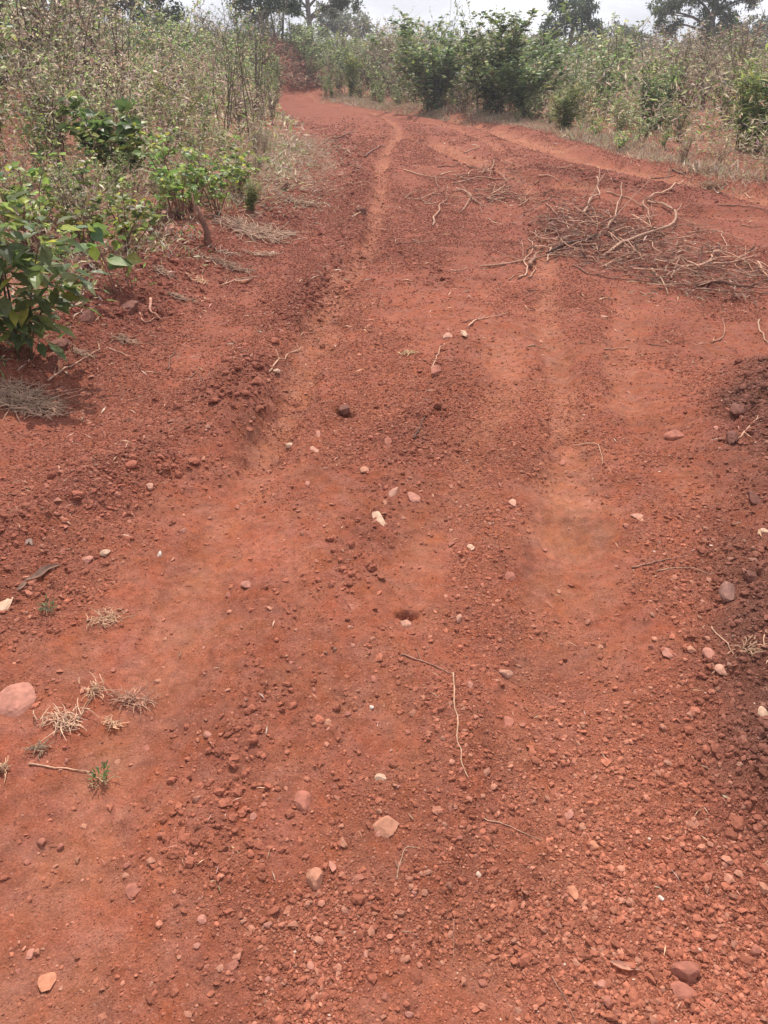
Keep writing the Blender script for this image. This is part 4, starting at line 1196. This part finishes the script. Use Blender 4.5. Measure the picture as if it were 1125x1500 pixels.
# ------------------------------------------------------------------ trees beyond the weeds
def tree(px, Y, H, label, crown, tr=.22, seed=0, n=6000, leaf=.2, cols=((.05, .07, .03), (.075, .10, .045), (.11, .13, .07)), wts=(3, 3, 1), lean=0., name='tree', stems=1, tcol=(.17, .14, .12), group=None, limbs=9):
    """crown: list of (dx, dy, z, rx, rz) foliage masses relative to the trunk foot"""
    rg = np.random.default_rng(seed)
    X = (px - 562.5) / FPX * (Y * cp + .3); z0 = gz(X, Y)
    o = thing(name, label, 'tree', (X, Y, z0 - .1), 0, group)
    for s_ in range(stems):
        tm = MB(); t = np.linspace(0, 1, 9)
        off = np.array([0, 0, 0]) if not s_ else np.array([rg.normal(0, .3), rg.normal(0, .3), 0])
        le = lean if not s_ else rg.normal(0, .16)
        hh = H * (.92 if not s_ else rg.uniform(.6, .85))
        P = np.stack([le * hh * t ** 1.3 + .12 * np.sin(t * 5 + seed), .1 * np.sin(t * 4 + 1), hh * t], 1) + off
        tube(tm, P, tr * (1.25 - 1.1 * t) * (1 if not s_ else .5), tcol, 9)
        if not s_:
            for c in crown:
                tgt = np.array([c[0], c[1], c[2]]); s0 = float(np.clip((c[2] - c[4]) / H, .25, .85)); q = np.array([np.interp(s0, t, P[:, k]) for k in range(3)])
                u = np.linspace(0, 1, 6)[:, None]
                B = q + (tgt - q) * u + np.array([0, 0, 1]) * (.12 * np.linalg.norm(tgt - q) * np.sin(u * 3.14)) + rg.normal(0, .06, (6, 3)) * u
                tube(tm, B, tr * np.array([.5, .42, .34, .26, .18, .1]), tcol, 6)
                for _ in range(3):
                    e = tgt + rg.normal(0, .6, 3) * np.array([c[3], c[3], c[4]]); i0 = rg.integers(2, 5)
                    tube(tm, B[i0] + (e - B[i0]) * np.linspace(0, 1, 5)[:, None] + rg.normal(0, .05, (5, 3)), tr * np.array([.2, .16, .12, .08, .04]), tcol, 4)
        tm.build('trunk' if not s_ else 'side_stem', M_BARK, o, True)
    fm = MB(); w = np.array([c[3] ** 1.3 * c[4] ** .5 for c in crown]); w = w / w.sum()
    for c, f in zip(crown, w):
        m = int(n * f); ncl = max(8, m // 45)
        cc = norm(rg.normal(0, 1, (ncl, 3))) * (rg.random((ncl, 1)) ** .45) * np.array([c[3], c[3], c[4]]) + np.array(c[:3])
        idx = rg.integers(0, ncl, m); q = cc[idx] + rg.normal(0, 1, (m, 3)) * np.array([.22, .22, .16]) * max(.45, c[3] * .45)
        tone = np.clip(1 + .2 * rg.normal(0, 1, ncl), .5, 1.6)[idx]
        d = rg.normal(0, 1, (m, 3)) + [0, 0, -.3]
        leaves(fm, q, d, leaf * rg.uniform(.6, 1.3, m), leaf * .55 * rg.uniform(.6, 1.3, m), mixcol(rg, m, cols, wts[:len(cols)]) * tone[:, None], rg, 'card')
    fm.build('crown', M_LEAF, o)
    return o


tree(386, 40, 7.5, 'dark multi stemmed tree rising out of the top of the picture above the brush heap', [(0, 0, 6, 2.2, 1.6), (-1.3, .3, 4.4, 1.3, 1.1), (1.2, .2, 4.2, 1.1, .8), (.5, -.3, 3.2, .8, .6), (-.5, -.3, 3.0, .7, .7), (1.4, 0, 3.1, .6, .4)], .11, 1, 15000, .16, stems=8, lean=.02, tcol=(.13, .105, .09), name='multi_stemmed_tree')
tree(457, 46, 9, 'slim grey trunked tree with leaves hanging over the far bend', [(0, 0, 7.2, 2.2, 1.4), (1.6, 0, 4.2, 1.1, .7), (-1.2, 0, 4.0, 1.0, .6), (.6, .2, 5.5, 1.4, .9), (1.3, 0, 3.3, .8, .45), (-.9, .2, 3.2, .8, .4), (2.0, 0, 3.4, .6, .35), (-.4, 0, 2.4, .5, .3)], .14, 2, 12000, .16, tcol=(.26, .23, .21), name='grey_trunked_tree')
tree(1035, 46, 7.6, 'large tree with a dark leaf clad trunk and spreading pale crown at top right', [(0, 0, 1.6, .9, .9), (0, 0, 2.6, .85, 1.0), (0, 0, 3.8, 1.0, .9), (-1.6, 0, 3.5, 1.2, .75), (-2.6, 0, 2.8, .9, .6), (-2.2, .2, 2.2, .7, .45), (1.2, 0, 3.7, 1.0, .6), (0, 0, 5.4, 2.2, 1.2), (-1.3, .3, 4.6, 1.4, .8), (1.7, .2, 3.3, .55, .4), (.7, -.1, 2.3, .6, .7)], .17, 3, 24000, .15, cols=((.05, .07, .03), (.08, .105, .045), (.15, .175, .08)), name='spreading_tree')
tree(832, 48, 3.9, 'small round dark green tree standing behind the weeds right of the bend', [(0, 0, 2.7, 1.3, 1.0), (-.7, 0, 3.3, .6, .5), (.6, 0, 3.2, .7, .5), (.9, .2, 2.2, .9, .7)], .12, 4, 5000, .18, cols=((.045, .07, .035), (.06, .09, .04), (.1, .13, .06)))
tree(805, 47, 2.9, 'very small dark tree left of the small round one behind the weeds', [(0, 0, 2.2, .6, .55), (-.2, 0, 1.6, .6, .5)], .07, 5, 1600, .16, cols=((.045, .065, .035), (.07, .09, .05)))
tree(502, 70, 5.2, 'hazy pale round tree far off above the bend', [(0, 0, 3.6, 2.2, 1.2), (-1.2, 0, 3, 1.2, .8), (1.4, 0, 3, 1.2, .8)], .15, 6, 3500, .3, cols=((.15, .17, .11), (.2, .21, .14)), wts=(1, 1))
tree(1105, 62, 4.0, 'dark low spreading tree at the right edge behind the weeds', [(0, 0, 2.6, 1.7, .9), (-1.6, 0, 2.2, 1.0, .7), (1.6, 0, 2.6, 1.5, .9)], .15, 7, 4500, .22, cols=((.05, .065, .04), (.07, .085, .05)))
tree(1072, 66, 3.2, 'small dark tree between the large tree and the right edge', [(0, 0, 2.2, 1.2, .8)], .1, 8, 1500, .22, cols=((.055, .07, .045), (.07, .085, .05)))
tree(905, 60, 3.3, 'low grey green tree behind the weeds left of the large tree', [(0, 0, 2.2, 1.5, .7), (1.2, 0, 1.9, 1.1, .6)], .1, 9, 2200, .2, cols=((.08, .095, .055), (.11, .12, .07)))
tree(205, 34, 5.2, 'dark leafy tree behind the left thicket at the top edge', [(0, 0, 3.4, 1.6, 1.0), (-1.2, 0, 2.8, 1.1, .8), (1.0, -.2, 2.3, 1.0, .6)], .12, 10, 6000, .18)
tree(60, 30, 4.8, 'green tree behind the left thicket at the top left corner', [(0, 0, 3.0, 1.8, 1.0), (-1.4, 0, 2.6, 1.2, .8), (1.4, .2, 2.4, 1.1, .7), (.4, -.3, 2, 1.2, .6)], .12, 11, 7000, .16, cols=((.06, .085, .035), (.09, .12, .05), (.13, .15, .07)))


def scrub():
    """far scrub and wood closing the horizon"""
    rg = np.random.default_rng(71); mb = MB(); n = 70000
    a = np.radians(rg.uniform(-70, 70, n)); r = rg.uniform(46, 140, n); x, y = r * np.sin(a), r * np.cos(a)
    hh = (1.4 + 1.6 * np.clip(vn(x, y, 9, 95) + .3 * vn(x, y, 3, 96) + .1, -.3, 1)) * (1 + .35 * (r > 100))
    z = look(x, y) + hh * rg.random(n) ** .7
    d = rg.normal(0, 1, (n, 3)); l = rg.uniform(.25, .6, n) * r / 70
    leaves(mb, np.stack([x, y, z], 1), d, l, l * .55, mixcol(rg, n, [(.10, .115, .06), (.075, .09, .045), (.16, .15, .09)], [3, 2, 1.2], .2), rg, 'card')
    tag(mb.build('far_scrub', M_LEAF), 'far scrub closing the horizon behind the weeds', 'scrub', kind='stuff')


scrub()

# ------------------------------------------------------------------ a little haze in the air
hz = MB()
x0, x1, y0, y1, z0, z1 = -170, 170, -12, 150, -3, 12
V = [(x, y, z) for z in (z0, z1) for y in (y0, y1) for x in (x0, x1)]
hz.add(V, [np.array([[0, 2, 3, 1], [4, 5, 7, 6], [0, 1, 5, 4], [2, 6, 7, 3], [0, 4, 6, 2], [1, 3, 7, 5]])], (1, 1, 1))
hm = bpy.data.materials.new('haze'); hm.use_nodes = True
hn = hm.node_tree.nodes; hn.remove(hn['Principled BSDF'])
pv = hn.new('ShaderNodeVolumePrincipled'); pv.inputs['Color'].default_value = (.93, .95, 1, 1); pv.inputs['Density'].default_value = .0017; pv.inputs['Anisotropy'].default_value = .35
hm.node_tree.links.new(pv.outputs[0], hn['Material Output'].inputs['Volume'])
tag(hz.build('haze', hm), kind='stuff', label='thin pale haze in the air over the bush')

# ------------------------------------------------------------------ daylight
SUN_EL, SUN_AZ = R(58), R(-4)      # sun ahead of the viewer and high
sl = bpy.data.lights.new('sun', 'SUN'); sl.energy = 4.9; sl.angle = R(.6); sl.color = (1, .94, .85)
so = bpy.data.objects.new('sun', sl); COL.objects.link(so)
sd = Vector((math.sin(SUN_AZ) * math.cos(SUN_EL), math.cos(SUN_AZ) * math.cos(SUN_EL), math.sin(SUN_EL)))
so.rotation_euler = sd.to_track_quat('Z', 'Y').to_euler(); so.location = (0, 0, 30)
W = bpy.data.worlds.new('World'); SC.world = W; W.use_nodes = True
N, L = W.node_tree.nodes, W.node_tree.links
bg = N['Background']
sky = N.new('ShaderNodeTexSky'); sky.sky_type = 'NISHITA'; sky.sun_disc = False
sky.sun_elevation = SUN_EL; sky.sun_rotation = SUN_AZ; sky.air_density = 1; sky.dust_density = 2.5; sky.ozone_density = 1
tc = N.new('ShaderNodeTexCoord')
mp = N.new('ShaderNodeMapping'); mp.inputs['Scale'].default_value = (1, 1, 3.2); L.new(tc.outputs['Generated'], mp.inputs['Vector'])
nz = N.new('ShaderNodeTexNoise'); nz.inputs['Scale'].default_value = 5.5; nz.inputs['Detail'].default_value = 7; nz.inputs['Roughness'].default_value = .55
L.new(mp.outputs[0], nz.inputs['Vector'])
mr = N.new('ShaderNodeMapRange'); mr.interpolation_type = 'SMOOTHSTEP'; mr.inputs[1].default_value = .36; mr.inputs[2].default_value = .62
mr.inputs[3].default_value = .6; mr.inputs[4].default_value = 1
L.new(nz.outputs['Fac'], mr.inputs[0])
mx = N.new('ShaderNodeMix'); mx.data_type = 'RGBA'
cl = N.new('ShaderNodeMix'); cl.data_type = 'RGBA'; cl.inputs[6].default_value = (6.9, 8.0, 11.3, 1); cl.inputs[7].default_value = (11.2, 11.2, 11.9, 1)
L.new(mr.outputs[0], cl.inputs[0])
L.new(mr.outputs[0], mx.inputs[0]); L.new(sky.outputs[0], mx.inputs[6]); L.new(cl.outputs[2], mx.inputs[7])
L.new(mx.outputs[2], bg.inputs['Color']); bg.inputs['Strength'].default_value = .1
SC.view_settings.view_transform = 'Standard'; SC.view_settings.look = 'None'; SC.view_settings.gamma = 1
SC.view_settings.exposure = .13
